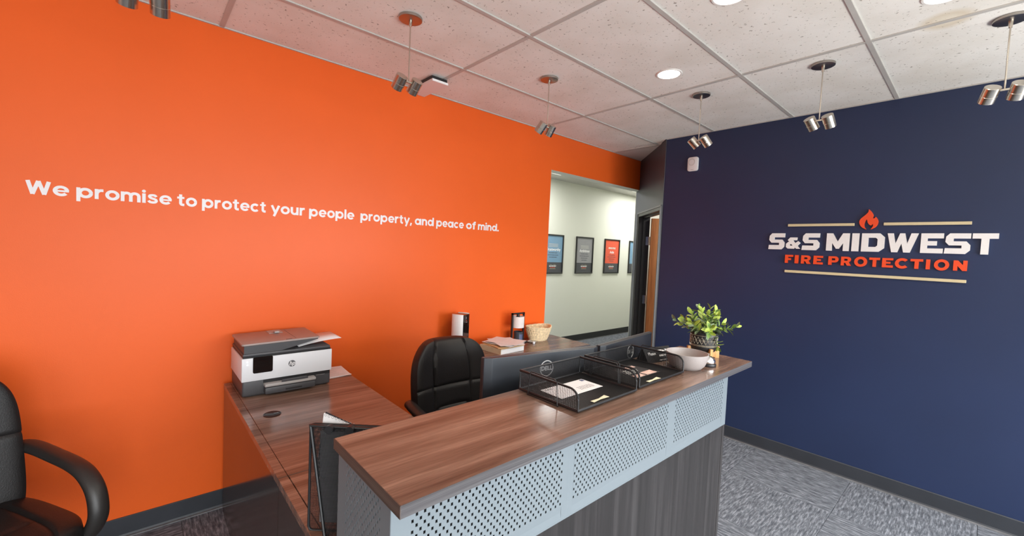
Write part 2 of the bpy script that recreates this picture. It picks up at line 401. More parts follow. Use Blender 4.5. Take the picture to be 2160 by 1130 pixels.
def smooth_poly(pts, n=4, closed=True):
    out = []; k = len(pts)
    rng = range(k) if closed else range(k - 1)
    for i in rng:
        p0 = pts[(i - 1) % k] if closed or i > 0 else pts[i]; p1 = pts[i]; p2 = pts[(i + 1) % k]
        p3 = pts[(i + 2) % k] if closed or i + 2 < k else p2
        for j in range(n):
            t = j / n
            out.append(tuple(0.5 * ((2 * p1[q]) + (-p0[q] + p2[q]) * t + (2 * p0[q] - 5 * p1[q] + 4 * p2[q] - p3[q]) * t * t + (-p0[q] + 3 * p1[q] - 3 * p2[q] + p3[q]) * t ** 3) for q in range(len(p1))))
    if not closed: out.append(tuple(pts[-1]))
    return out

def wires(g, O, U, V, nu, nv, w, t, inside=None):
    """woven wire sheet: nu wires along V and nv along U in the parallelogram O+U+V (thin square bars)"""
    O = Vector(O); U = Vector(U); V = Vector(V); N = U.cross(V).normalized()
    def bar(a, b):
        d = (b - a); 
        if d.length < 1e-5: return
        sd = d.cross(N).normalized() * (w / 2); h = N * (t / 2)
        vs = [g.bm.verts.new(p) for p in (a - sd - h, a + sd - h, a + sd + h, a - sd + h, b - sd - h, b + sd - h, b + sd + h, b - sd + h)]
        for f in ((0, 1, 5, 4), (1, 2, 6, 5), (2, 3, 7, 6), (3, 0, 4, 7)): g.bm.faces.new([vs[i] for i in f])
    for i in range(1, nu):
        s = i / nu; lo, hi = (0, 1) if inside is None else inside('u', s)
        if hi > lo: bar(O + U * s + V * lo, O + U * s + V * hi)
    for j in range(1, nv):
        s = j / nv; lo, hi = (0, 1) if inside is None else inside('v', s)
        if hi > lo: bar(O + V * s + U * lo, O + V * s + U * hi)

# ------------------------------------------------------------------ the room
XL, YR = -3.2, -2.4
HALL_Y = 4.66
# floor
g = G().box(XL - .1, 9.2, YR - .1, HALL_Y + .1, -0.06, -0.006)
floor = struct('floor', g, 'base_shoe', 'grey mottled carpet tile floor of the reception room', 'floor')
_ct = {}
def carpet(x0, y0, x1, y1, turn):
    w, d = x1 - x0, y1 - y0; key = (round(w, 3), round(d, 3), turn)
    if key not in _ct:
        hw, hd = (w / 2 - .0008, d / 2 - .0008)
        if turn: hw, hd = hd, hw
        b = G().box(-hw, hw, -hd, hd, -0.006, 0.0, bev=0.0012, seg=1)
        me = bpy.data.meshes.new('carpet_tile'); b.bm.to_mesh(me); b.bm.free(); _ct[key] = me
    objm('carpet_tile', _ct[key], 'carpet', floor, loc=((x0 + x1) / 2, (y0 + y1) / 2, 0), rot=(0, 0, math.pi / 2 if turn else 0))
T = 0.6096
xs = [XN - T * i for i in range(12)][::-1]; xs[0] = XL
for i in range(len(xs) - 1):
    for j in range(9):
        y1 = YW - T * j + .15; y0 = max(y1 - T, YR)
        if y1 <= YR: continue
        carpet(xs[i], y0, xs[i + 1], min(y1, YW + .15), (i + j) % 2)
# hall and side-room carpet
for i in range(9):
    for j in range(3):
        carpet(XN + (i - 2) * T if i else XN - 2 * T, YW + .15 + j * T if j < 3 else 0, XN + (i - 1) * T, min(YW + .15 + (j + 1) * T, HALL_Y), (i + j) % 2)
for i in range(2):
    for j in range(4):
        carpet(XN + i * T, YW + .15 - (j + 1) * T, XN + (i + 1) * T, YW + .15 - j * T, (i + j + 1) % 2)

# ceiling: slab, lay-in tiles, grid bars
g = G().box(XL - .1, 6.0, YR - .1, YW + .12, ZC + .03, ZC + .09)
ceil = struct('ceiling', g, 'grid', 'suspended ceiling of white fissured acoustic tiles in a metal grid', 'ceiling')
rows = [YW] + [2.289 - T * k for k in range(0, 8)]; rows[-1] = max(rows[-1], YR)
cols = [0.334 + 1.2192 * k for k in range(-3, 4)]; cols = [XL] + cols[1:]
def ctile(poly, cx, cy):
    g = G().prism([(p[0] - cx, p[1] - cy) for p in poly], 0.0, 0.016)
    obj('ceiling_tile', g, 'tile', ceil, loc=(cx, cy, ZC + .006))
e_ = 0.004
for a, b in zip(rows[:-1], rows[1:]):
    for x0, x1 in zip(cols[:-1], cols[1:]):
        y1, y0 = a - e_, b + e_
        if x1 > XN and y1 < 2.2: x1 = XN
        cx, cy = (x0 + x1) / 2, (y0 + y1) / 2
        if x1 > XN and y0 < 2.2:      # tile that wraps the convex navy corner
            ctile([(x0 + e_, y0), (XN, y0), (XN, 2.136), (3.985, 2.283), (3.985, y1), (x0 + e_, y1)], cx, cy)
        else:
            ctile([(x0 + e_, y0), (x1 - e_, y0), (x1 - e_, y1), (x0 + e_, y1)], cx, cy)
ctile([(3.998, 2.30), (4.52, YW - .004), (3.998, YW - .004)], 4.15, 2.6)
bw = 0.012
for y in rows[1:-1]:
    x1 = XN if y < 2.2 else 3.99
    obj('grid_bar', G().box(XL, x1, y - bw, y + bw, ZC, ZC + .02, bev=.0015, seg=1), 'grid', ceil)
for x in cols[1:]:
    y0 = YR if x < XN else 2.289
    obj('grid_bar', G().box(x - bw, x + bw, y0, YW, ZC + .0006, ZC + .02, bev=.0015, seg=1), 'grid', ceil)
# wall angle
obj('grid_bar', G().box(XL, 4.53, YW - .010, YW, ZC - .0005, ZC + .02), 'grid', ceil)
obj('grid_bar', G().box(XN - .010, XN, YR, 2.12, ZC - .0005, ZC + .02), 'grid', ceil)

# orange wall with the wide opening to the hall (front paint orange, reveals pale)
OPX, OPZ, WT = 2.975, 2.332, 0.115
def two_tone(g, front_axis, sign):
    for f in g.bm.faces:
        f.normal_update()
        f.material_index = 0 if f.normal[front_axis] * sign > 0.5 else 1
g = G().box(XL - .1, OPX, YW, YW + WT, 0, ZC + .03); g.box(OPX, 4.53 + WT, YW, YW + WT, OPZ, ZC + .03)
two_tone(g, 1, -1)
struct('wall_back', g, ['orange', 'hallwhite'], 'bright orange painted wall behind the reception desk', 'wall')
# navy wall
g = G().box(XN, XN + .11, YR, 2.12, 0, ZC + .03)
struct('wall_right', g, 'navy', 'dark navy painted wall carrying the raised company sign', 'wall')
# diagonal navy wall with the doorway: from (4.53,2.828) to (3.838,2.125), local x = distance from far end
DL = 0.985
diag = thing('wall_diagonal', 'short angled navy wall with a doorway beside the hall opening', 'wall', (4.53, YW, 0), math.radians(225.3))
diag['kind'] = 'structure'
# local +x runs towards the navy wall, local +y points away from the room? (rotated 225 deg: local y -> (+0.707,-0.707))
d0, d1, dz = 0.10, 0.935, 2.0
g = G().box(-.14, d0 - .05, 0, .11, 0, ZC + .03); g.box(d0 - .05, DL, 0, .11, dz + .04, ZC + .03); g.box(d1 + .045, DL, 0, .11, 0, dz + .04)
obj('wall_panel', g, 'diag', diag)

# hall beyond the opening
g = G().box(2.0, 9.2, HALL_Y, HALL_Y + .1, 0, 2.9)
struct('wall_hall', g, 'hallwhite', 'pale sage hallway wall hung with framed posters', 'wall')
g = G().box(1.9, 2.0, YW + WT, HALL_Y, 0, 2.9)
struct('wall_hall_end', g, 'hallwhite', 'near end wall of the pale hallway, behind the orange wall', 'wall')
g = G().box(9.1, 9.2, YW + WT, HALL_Y, 0, 2.9)
struct('wall_hall_far', g, 'hallwhite', 'far end wall of the pale hallway', 'wall')
g = G().box(4.53 + WT, 9.2, YW + .01, YW + WT, 0, 2.9)
struct('wall_hall_front', g, 'hallwhite', 'pale hallway wall on the near side, past the angled doorway', 'wall')
HC = 2.70
g = G().box(1.9, 9.2, YW + WT, HALL_Y, HC, HC + .08)
hc = struct('ceiling_hall', g, 'grid', 'pale hallway ceiling seen through the opening', 'ceiling')
# room behind the doorway
g = G().box(XN + .11, 6.0, -.1, 0, 0, 2.7); struct('wall_side_room', g, 'roomwhite', 'plain wall of the room behind the angled doorway', 'wall')
g = G().box(5.9, 6.0, 0, YW, 0, 2.7); struct('wall_side_room_end', g, 'roomwhite', 'far plain wall of the room behind the angled doorway', 'wall')
t = thing('side_room_fill', 'added fill light, unseen behind the angled doorway, brightening the oak door', 'light', (4.9, 1.5, 2.66))
obj('frame', G().box(-.3, .3, -.3, .3, 0, .02), 'grid', t)
_a = area('side_room_fill_lamp', (0, 0, -.01), (0, 0, 0), .55, .55, 48, (1, .96, .9)); _a.parent = t  # unseen lamp and panel added to brighten the open door leaf
g = G().box(XN + .11, 6.0, -.1, YW, 2.68, 2.70); struct('ceiling_side_room', g, 'roomwhite', 'plain ceiling of the room behind the angled doorway', 'ceiling')
# walls behind the camera
g = G().box(XL - .1, XL, YR, YW, 0, ZC + .03); struct('wall_left', g, 'roomwhite', 'plain off white wall at the left end of the reception room', 'wall')
g = G()
edges = [XL - .1] + [v for w in WINS for v in w] + [XN + .11]
for i in range(0, len(edges), 2): g.box(edges[i], edges[i + 1], YR - .1, YR, 0, ZC + .03)
for a, b in WINS:
    g.box(a, b, YR - .1, YR, 0, .14); g.box(a, b, YR - .1, YR, 2.22, ZC + .03)
struct('wall_rear', g, 'roomwhite', 'off white storefront wall with tall windows behind the viewer', 'wall')
for i, (a, b) in enumerate(WINS):
    w = G()
    for (x0, x1, z0, z1) in ((a, a + .05, .14, 2.22), (b - .05, b, .14, 2.22), (a, b, .14, .19), (a, b, 2.17, 2.22)):
        w.box(x0, x1, YR - .08, YR - .02, z0, z1)
    struct('window_%d' % (i + 1), w, 'dgrey', 'tall storefront window frame number %d along the rear wall' % (i + 1), 'window')

# baseboards
def baseboard(name, p0, p1, m, label, h=.102, t=.007):
    p0 = Vector(p0); p1 = Vector(p1); d = p1 - p0; L = d.length; a = math.atan2(d.y, d.x)
    o = bpy.data.objects.new(name, None); COL.objects.link(o); o.location = (p0.x, p0.y, 0); o.rotation_euler = (0, 0, a)
    tag(o, label, 'baseboard', kind='structure')
    b = G().prism([(0, 0), (-.012, 0), (-.012, .004), (-t, .014), (-t, h - .004), (-t * .5, h), (0, h)], 0, L)
    for v in b.bm.verts: v.co = Vector((v.co.z, v.co.x, v.co.y))
    bmesh.ops.recalc_face_normals(b.bm, faces=b.bm.faces[:])
    obj('base_strip', b, m, o)
    obj('carpet_edge', G().box(0, L, -.024, -.012, 0, .006), 'base_shoe', o)
baseboard('baseboard_back', (XL, YW), (OPX, YW), 'base_navy', 'dark blue grey rubber baseboard along the orange wall')
baseboard('baseboard_right', (XN, 2.12), (XN, YR), 'base_navy', 'dark rubber baseboard along the navy wall')
baseboard('baseboard_hall', (2.0, HALL_Y), (9.1, HALL_Y), 'base_black', 'black baseboard along the pale hallway wall', h=.115)

# door in the diagonal wall
fr = thing('door_1', 'charcoal metal door frame with an open honey oak door in the angled wall', 'door', (4.53, YW, 0), math.radians(225.3))
fr['kind'] = 'structure'
g = G()
for (x0, x1) in ((d0 - .05, d0), (d1, d1 + .05)):
    g.box(x0, x1, -.012, .125, 0, dz + .045, bev=.002, seg=1)
g.box(d0, d1, -.012, .125, dz, dz + .045, bev=.002, seg=1)
obj('frame', g, 'door_frame', fr)
g = G()
for (x0, x1) in ((d0 - .052, d0 - .036), (d1 + .034, d1 + .052)): g.box(x0, x1, -.018, -.010, 0, dz + .05)
g.box(d0 - .052, d1 + .052, -.018, -.010, dz + .034, dz + .05)
obj('casing_edge', g, 'dgrey', fr)
g = G().box(d0, d0 + .012, .045, .075, 0, dz); g.box(d0, d1, .045, .075, dz - .012, dz); g.box(d1 - .012, d1, .045, .075, 0, dz)
obj('door_stop', g, 'door_frame', fr)
leaf = obj('door_leaf', G().box(0, .044, .0, .82, .01, dz - .015, bev=.002, seg=1), 'oak', fr, loc=(d0 + .012, .132, 0), rot=(0, 0, math.radians(-3)))
for z in (.28, 1.02, 1.72):
    h = G().cyl((d0 + .006, .128, z - .05), (d0 + .006, .128, z + .05), .007, seg=10); h.box(d0 - .001, d0 + .003, .085, .128, z - .05, z + .05)
    obj('hinge', h, 'nickel', fr)

# hallway ceiling light panels
for i, (x0, x1) in enumerate(((3.5, 4.73), (6.63, 7.85))):
    t = thing('ceiling_light', ('lit hallway ceiling panel at the left end of the opening', 'lit hallway ceiling panel at the right end of the opening')[i], 'light', ((x0 + x1) / 2, 4.0, HC), 0, 'hallway light panels')
    w = (x1 - x0) / 2
    g = G().box(-w, w, -.3, -.285, -.012, 0); g.box(-w, w, .285, .3, -.012, 0); g.box(-w, -w + .015, -.285, .285, -.012, 0); g.box(w - .015, w, -.285, .285, -.012, 0)
    obj('frame', g, 'lamp_trim', t); obj('diffuser', G().box(-w + .015, w - .015, -.285, .285, -.008, -.002), 'panel_lit', t)
    a = area('hall_lamp', (0, 0, -.02), (0, 0, 0), 2 * w - .1, .5, 34, (1.0, 0.99, 0.95)); a.parent = t

# recessed downlights in the ceiling tiles
for i, (x, y, lab) in enumerate(((2.473, 1.381, 'lit recessed round downlight nearest the middle of the ceiling'),
                                 (1.905, .80, 'lit recessed downlight cut by the top edge, left of the pair'),
                                 (2.50, .175, 'lit recessed downlight cut by the top edge, right of the pair'))):
    t = thing('recessed_light', lab, 'light', (x, y, ZC + .006), 0, 'recessed ceiling downlights')
    obj('trim_ring', G().lathe([(.064, -.001), (.066, -.005), (.074, -.005), (.078, -.001), (.078, .0)], 40), 'lamp_trim', t, True)
    obj('lens', G().lathe([(0, -.0035), (.04, -.0035), (.0645, -.002)], 40), 'lamp_lens', t, True)
    l = bpy.data.lights.new('downlight', 'SPOT'); l.energy = 30; l.color = (1, .90, .76); l.spot_size = math.radians(130); l.spot_blend = .8; l.shadow_soft_size = .06
    lo = bpy.data.objects.new('downlight_lamp', l); COL.objects.link(lo); lo.parent = t; lo.location = (0, 0, -.02)

# ceiling-mounted flat white box against the orange wall
t = thing('ceiling_box', 'flat white box fixed under the ceiling against the orange wall', 'box', (1.515, YW, ZC), 0)
obj('body', G().box(-.062, .062, -.325, -.003, -.036, -.020, bev=.002), 'white_plastic', t)
obj('mount_plate', G().box(-.062, .056, -.318, -.003, -.020, 0), 'blackplastic', t)
obj('end_label', G().box(-.055, .055, -.3262, -.324, -.034, -.022), 'white_print', t)

# ------------------------------------------------------------------ pendant spot lights
def pendant(x, y, aim, label, tilts):
    """aim: z-rotation so that local +y points to the wall that is lit"""
    t = thing('pendant_spotlight', label, 'light', (x, y, ZC + .004), aim, 'twin head pendant spotlights')
    obj('canopy', G().lathe([(0, -.014), (.05, -.014), (.057, -.011), (.058, -.003), (.058, 0)], 40), 'nickel_dark', t, True)
    obj('canopy_hub', G().lathe([(0, -.042), (.006, -.042), (.0075, -.03), (.009, -.014)], 16), 'nickel', t, True)
    obj('rod', G().cyl((0, 0, -.038), (0, 0, -.315), .0032, seg=12), 'nickel', t, True)
    obj('cross_bar', G().box(-.028, .028, -.004, .004, -.322, -.312, bev=.0015, seg=1), 'nickel', t)
    for s, (tl, yw) in zip((-1, 1), tilts):
        h = G().lathe([(0, .026), (.0275, .026), (.029, .0245), (.029, -.012), (.0283, -.0128), (.0283, -.0142), (.029, -.015), (.029, -.046), (.026, -.046), (.024, -.030), (0, -.030)], 36)
        obj('lamp_head', h, 'nickel', t, True, loc=(s * .042, .006, -.318), rot=(math.radians(tl), 0, math.radians(yw)))
pendant(.012, 1.98, 0, 'twin head nickel pendant spotlight cut off at the top left edge', ((40, 4), (40, -4)))
pendant(1.016, 1.985, 0, 'twin head nickel pendant spotlight in front of the flat ceiling box', ((46, 6), (46, 6)))
pendant(2.022, 1.98, 0, 'twin head nickel pendant spotlight above the opening end of the orange wall', ((40, 12), (36, -2)))
pendant(2.928, 1.381, -math.pi / 2, 'twin head nickel pendant spotlight nearest the wall siren', ((44, -44), (42, -28)))
pendant(2.925, .682, -math.pi / 2, 'twin head nickel pendant spotlight above the left part of the wall sign', ((40, -26), (38, -14)))
pendant(2.925, -.012, -math.pi / 2, 'twin head nickel pendant spotlight nearest the right edge of the picture', ((42, 24), (42, 18)))

# ------------------------------------------------------------------ writing on the orange wall
SW = 0.150     # stroke width in em
def strip(g, pts, w, z, caps=None):
    n = len(pts); L = []; R = []
    for i in range(n):
        a = Vector(pts[max(i - 1, 0)]); b = Vector(pts[i]); c = Vector(pts[min(i + 1, n - 1)])
        d1 = (b - a); d2 = (c - b)
        d1 = d1.normalized() if d1.length > 1e-9 else d2.normalized(); d2 = d2.normalized() if d2.length > 1e-9 else d1
        nn = Vector((-(d1 + d2).y, (d1 + d2).x)).normalized()
        k = 1 / max(.35, nn.dot(Vector((-d1.y, d1.x))))
        L.append(b + nn * (w / 2 * k)); R.append(b - nn * (w / 2 * k))
    bm = g.bm
    lo = [(bm.verts.new((p.x, p.y, 0)), bm.verts.new((q.x, q.y, 0))) for p, q in zip(L, R)]
    hi = [(bm.verts.new((p.x, p.y, z)), bm.verts.new((q.x, q.y, z))) for p, q in zip(L, R)]
    for i in range(n - 1):
        bm.faces.new((hi[i][0], hi[i][1], hi[i + 1][1], hi[i + 1][0]))
        bm.faces.new((lo[i][0], hi[i][0], hi[i + 1][0], lo[i + 1][0])); bm.faces.new((lo[i][1], lo[i + 1][1], hi[i + 1][1], hi[i][1]))
    bm.faces.new((lo[0][0], lo[0][1], hi[0][1], hi[0][0])); bm.faces.new((lo[-1][0], hi[-1][0], hi[-1][1], lo[-1][1]))
XH = .555; RO = .285; RC = RO - SW / 2; CY = XH / 2
def ring(cx, a0=0, a1=360, n=26): return arc(cx, CY, RC, a0, a1, n, ry=CY + .008 - SW / 2)
def hump(x0, wd): # arch from stem x0 to right stem, then down
    r = wd / 2
    return [(x0, .20)] + arc(x0 + r, XH - r * .98 - SW / 2 + .008, r, 180, 0, 12, ry=r * .98) + [(x0 + wd, 0)]
def glyph(c):
    h = SW / 2
    if c == 'W': return [([(.075, .70), (.235, 0)], .145), ([(.225, 0), (.42, .70)], .145), ([(.42, .70), (.615, 0)], .145), ([(.605, 0), (.765, .70)], .145)], .84
    if c == 'o': return [(ring(RO), SW)], .57
    if c == 'e': return [(ring(RO, 2, 322), SW * .95), ([(RO - RC, CY - .005), (RO + RC + .06, CY - .005)], .095)], .57
    if c == 'c': return [(ring(RO, 42, 318), SW)], .545
    if c == 'p': return [(ring(RO + .05), SW), ([(h, -.20), (h, XH)], SW)], .64
    if c == 'd': return [(ring(RO), SW), ([(.62 - h, 0), (.62 - h, .745)], SW)], .64
    if c == 'a': return [(ring(RO), SW), ([(.62 - h, 0), (.62 - h, XH)], SW)], .64
    if c == 'r': return [([(h, 0), (h, XH)], SW), ([(h, .26)] + arc(h + .19, .27, .19, 180, 92, 8, ry=XH - .27 - h + .01) + [(.335, XH - h + .01)], SW)], .36
    if c == 'm': return [([(h, 0), (h, XH)], SW), (hump(h, .335), SW), (hump(h + .335, .335), SW)], .84
    if c == 'n': return [([(h, 0), (h, XH)], SW), (hump(h, .36), SW)], .53
    if c == 'u': return [([(.51 - h, 0), (.51 - h, XH)], SW), ([(h, XH)] + arc(h + .18, .18 + h - .008, .18, 180, 360, 12, ry=.18) + [(h + .36, .36)], SW)], .53
    if c == 'i': return [([(h, 0), (h, XH)], SW), (arc(h, .685, .043, 0, 360, 14), .086)], .17
    if c == 'l': return [([(h, 0), (h, .745)], SW)], .17
    if c == 't': return [([(.17, .70), (.17, .19)] + arc(.27, .17, .10, 180, 262, 6, ry=.10) + [(.355, .066)], SW), ([(.0, XH - .06), (.355, XH - .06)], .12)], .385
    if c == 'f': return [([(.17, 0), (.17, .57)] + arc(.27, .575, .10, 180, 96, 6, ry=.105) + [(.355, .68)], SW), ([(.0, XH - .06), (.345, XH - .06)], .12)], .36
    if c == 's': return [(smooth_poly([(.395, .40), (.33, .478), (.23, .492), (.125, .465), (.10, .395), (.16, .325), (.26, .285), (.37, .235), (.395, .155), (.345, .085), (.235, .062), (.12, .085), (.06, .16)], 4, False), .132)], .48
    if c == 'y': return [([(.07, XH), (.29, .03)], .145), ([(.50, XH), (.20, -.20)], .145)], .56
    if c == ',': return [([(.12, .13), (.04, -.12)], .13)], .20
    if c == '.': return [(arc(.085, .075, .045, 0, 360, 14), .09)], .19
    return [], .3
WORDS = [('We', -.373, -.240), ('promise', -.216, .129), ('to', .152, .234), ('protect', .257, .561), ('your', .586, .774), ('people', .799, 1.082),
         ('property,', 1.125, 1.511), ('and', 1.535, 1.696), ('peace', 1.718, 1.975), ('of', 1.999, 2.095), ('mind.', 2.120, 2.347)]
EM = .0595 / .70; BASEZ = 1.6985
wt = thing('wall_lettering', 'white sentence lettering across the orange wall', 'lettering', (0, YW, BASEZ))
for wd, x0, x1 in WORDS:
    gap = .045; tot = sum(glyph(c)[1] for c in wd) + gap * (len(wd) - 1) - .02
    sx = (x1 - x0) / tot; x = x0
    for c in wd:
        st, adv = glyph(c); g = G()
        for k, (pts, w) in enumerate(st): strip(g, pts, w, .0012 + .0003 * k)
        for v in g.bm.verts:
            v.co = Vector((v.co.x * sx, -v.co.z - .0002, v.co.y * EM))
        obj('letter', g, 'vinyl', wt, loc=(x, 0, 0)); x += (adv + gap) * sx

# ------------------------------------------------------------------ raised sign on the navy wall
ws = thing('wall_sign', 'raised white and orange company sign with a flame on the navy wall', 'sign', (XN, 0, 0))
SD = .014
def on_navy(me, y0, z0, sx, sz, name, m):
    """unit-space letter mesh (x right, y up, z out) -> wall: x right = -Y, out = -X"""
    me.transform(Matrix(((0, 0, -1, 0), (-sx, 0, 0, y0), (0, sz, 0, z0), (0, 0, 0, 1))))
    objm(name, me, m, ws)
S_ = [[(1, 1), (.17, 1), (.02, .84), (0, .58), (.15, .41), (.66, .41), (.66, .27), (.0, .27), (-.03, 0), (.82, 0), (1, .18), (1, .43), (.84, .61), (.33, .61), (.33, .75), (1, .75)]]
UP = {'S': S_, 'I': [[(0, 0), (1, 0), (1, 1), (0, 1)]],
      '&': [[(.92, 0), (.72, 0), (.615, .10), (.57, 0), (.13, 0), (0, .13), (0, .40), (.16, .57), (.22, .58), (.10, .71), (.27, .93), (.75, .93), (.73, .70), (.46, .70), (.63, .46), (.82, .64), (.97, .48), (.79, .25), (.98, 0)], [(.27, .25), (.46, .25), (.37, .37), (.27, .37)]],
      'M': [[(0, 0), (.26, 0), (.26, .44), (.44, .12), (.57, .12), (.74, .44), (.74, 0), (1, 0), (1, 1), (.71, 1), (.50, .53), (.27, 1), (0, 1)]],
      'D': [[(0, 0), (.77, 0), (1, .21), (1, .79), (.79, 1), (0, 1)], [(.30, .26), (.30, .76), (.62, .76), (.70, .68), (.70, .34), (.62, .26)]],
      'W': [[(0, 1), (.16, 0), (.36, 0), (.475, .46), (.55, 0), (.76, 0), (1, 1), (.77, 1), (.66, .47), (.57, 1), (.41, 1), (.285, .47), (.20, 1)]],
      'E': [[(0, 0), (1, 0), (1, .24), (.30, .24), (.30, .39), (.72, .39), (.72, .61), (.30, .61), (.30, .75), (1, .75), (1, 1), (0, 1)]],
      'T': [[(.35, 0), (.66, 0), (.66, .75), (1, .75), (1, 1), (0, 1), (0, .75), (.35, .75)]]}
BIG = [('S', 1.170, 1.062), ('&', 1.050, .952), ('S', .941, .833), ('M', .790, .655), ('I', .641, .601), ('D', .587, .464), ('W', .451, .297), ('E', .285, .181), ('S', .173, .064), ('T', .058, -.048)]
for c, a, b in BIG:
    hh = .128 if c != '&' else .094; zz = 1.642 if c != '&' else 1.650
    on_navy(shape_mesh(UP[c], SD), a, zz, a - b, hh, 'letter', 'sign_white')
def orng(cx, cy, rx, ry, n=40): return arc(cx, cy, rx, 0, 360 - 360 / n, n - 1, ry=ry)
SM = {'F': [[(0, 0), (.36, 0), (.36, .36), (.74, .36), (.74, .60), (.36, .60), (.36, .76), (1, .76), (1, 1), (0, 1)]],
      'I': [[(0, 0), (1, 0), (1, 1), (0, 1)]],
      'E': [[(0, 0), (1, 0), (1, .24), (.34, .24), (.34, .40), (.76, .40), (.76, .61), (.34, .61), (.34, .77), (1, .77), (1, 1), (0, 1)]],
      'T': [[(.34, 0), (.67, 0), (.67, .75), (1, .75), (1, 1), (0, 1), (0, .75), (.34, .75)]],
      'P': [[(0, 0), (.33, 0), (.33, .30)] + arc(.66, .65, .34, -90, 90, 12, ry=.35) + [(0, 1)], [(.33, .54), (.33, .77)] + arc(.60, .655, .10, 90, -90, 8, ry=.115)],
      'R': [[(0, 0), (.31, 0), (.31, .30), (.44, .30), (.62, 0), (1, 0), (.76, .37)] + arc(.60, .68, .36, -50, 90, 12, ry=.32) + [(0, 1)], [(.31, .54), (.31, .77)] + arc(.56, .655, .10, 90, -90, 8, ry=.115)],
      'O': [orng(.5, .5, .5, .56), orng(.5, .5, .25, .29)],
      'C': [arc(.55, .5, .55, 42, 318, 28, ry=.55) + arc(.55, .5, .28, 318, 42, 20, ry=.28)],
      'N': [[(0, 0), (.31, 0), (.31, .46), (.66, 0), (1, 0), (1, 1), (.69, 1), (.69, .56), (.32, 1), (0, 1)]]}
RED = [('F', 1.050, .996), ('I', .984, .960), ('R', .942, .879), ('E', .862, .804), ('P', .770, .710), ('R', .695, .636), ('O', .619, .548), ('T', .537, .480), ('E', .468, .412), ('C', .402, .337), ('T', .326, .266), ('I', .252, .233), ('O', .215, .147), ('N', .129, .069)]
for c, a, b in RED:
    on_navy(shape_mesh(SM[c], SD), a, 1.537, a - b, .064, 'letter', 'sign_red')
for (a, b, z) in ((1.046, .635, 1.833), (.476, .066, 1.834), (1.047, .068, 1.472)):
    obj('bar', G().box(-SD, 0, b, a, z - .0095, z + .0095, bev=.001, seg=1), 'sign_gold', ws)
FL = [(.56, 1.938), (.545, 1.92), (.536, 1.904), (.533, 1.891), (.535, 1.878), (.534, 1.874), (.526, 1.875), (.52, 1.884), (.51, 1.869), (.505, 1.851), (.508, 1.83), (.517, 1.814), (.53, 1.804), (.543, 1.798), (.535, 1.812), (.531, 1.822), (.533, 1.836), (.538, 1.828), (.544, 1.825), (.554, 1.833), (.562, 1.847), (.567, 1.868), (.574, 1.855), (.579, 1.836), (.578, 1.818), (.571, 1.804), (.566, 1.797), (.583, 1.806), (.597, 1.819), (.606, 1.839), (.607, 1.858), (.6, 1.874), (.585, 1.89), (.569, 1.908), (.561, 1.923)]
me = shape_mesh([smooth_poly([(-y, z) for y, z in FL], 2)], SD)
on_navy(me, 0, 0, 1, 1, 'flame', 'sign_red')

# siren on the navy wall
t = thing('wall_siren', 'small white rounded siren box high on the navy wall', 'siren', (XN, 1.843, 2.407))
def plate(w, h, r, d): 
    g = G().prism(rrect(w, h, r), 0, d, bev=.003)
    for v in g.bm.verts: v.co = Vector((-v.co.z, -v.co.x, v.co.y))
    bmesh.ops.recalc_face_normals(g.bm, faces=g.bm.faces[:]); return g
obj('body', plate(.096, .128, .02, .022), 'white_plastic', t, True)
o = obj('sounder_ring', G().lathe([(.0265, 0), (.027, .002), (.030, .002), (.0305, 0)], 36), 'p_light', t, True, loc=(-.0222, .008, .018), rot=(0, math.radians(-90), 0))
obj('slot', G().box(-.0226, -.0218, -.012, .014, -.052, -.049), 'print_ink', t)

# framed posters in the hall
def poster(cx, head, body_n, m, label):
    W, H = .475, .638
    t = thing('framed_poster', label, 'poster', (cx, HALL_Y, 1.503), 0, 'framed posters on the hallway wall')
    g = G()
    for (x0, x1, z0, z1) in ((-W / 2, W / 2, H / 2 - .022, H / 2), (-W / 2, W / 2, -H / 2, -H / 2 + .022), (-W / 2, -W / 2 + .022, -H / 2 + .022, H / 2 - .022), (W / 2 - .022, W / 2, -H / 2 + .022, H / 2 - .022)):
        g.box(x0, x1, -.022, -.001, z0, z1, bev=.002, seg=1)
    obj('frame', g, 'frame_black', t)
    zs = -H / 2 + .022 + .165
    obj('print_top', G().box(-W / 2 + .022, W / 2 - .022, -.008, -.002, zs, H / 2 - .022), m, t)
    obj('print_bottom', G().box(-W / 2 + .022, W / 2 - .022, -.008, -.002, -H / 2 + .022, zs), 'p_dark', t)
    rot = (math.radians(90), 0, 0)
    for k in range(3 if m != 'p_red' else 1):
        z = .165 - .022 * k
        obj('faint_band', G().box(-.11, .11, -.0088, -.0075, z - (.004 if m != 'p_red' else .03), z + .004), 'p_light' if m != 'p_red' else 'photo_pink', t)
    if head: objm('headline', text_mesh(head, .066, .0004, .0012), 'white_print', t, loc=(0, -.009, .075), rot=rot)
    for k in range(body_n):
        w = (.10, .125, .09, .07)[k]; z = .022 - .036 * k
        g = G(); x = -w
        while x < w:
            l = random.uniform(.02, .05); g.box(x, min(x + l, w), -.0088, -.0075, z - .005, z + .005); x += l + .008
        obj('small_print', g, 'p_ink' if m != 'p_red' else 'p_dark', t)
    objm('logo_name', text_mesh('S&S MIDWEST', .027, .0004, .0010), 'white_print', t, loc=(0, -.009, -.195), rot=rot)
    objm('logo_line', text_mesh('FIRE PROTECTION', .014, .0004, .0004), 'sign_red', t, loc=(0, -.009, -.218), rot=rot)
    g = G().box(-.07, .07, -.0088, -.0075, -.237, -.233); g.box(-.07, -.012, -.0088, -.0075, -.172, -.169); g.box(.012, .07, -.0088, -.0075, -.172, -.169)
    obj('logo_bar', g, 'sign_gold', t)
poster(5.03, 'Trustworthy', 3, 'p_blue', 'framed blue poster beside the orange wall edge in the hall')
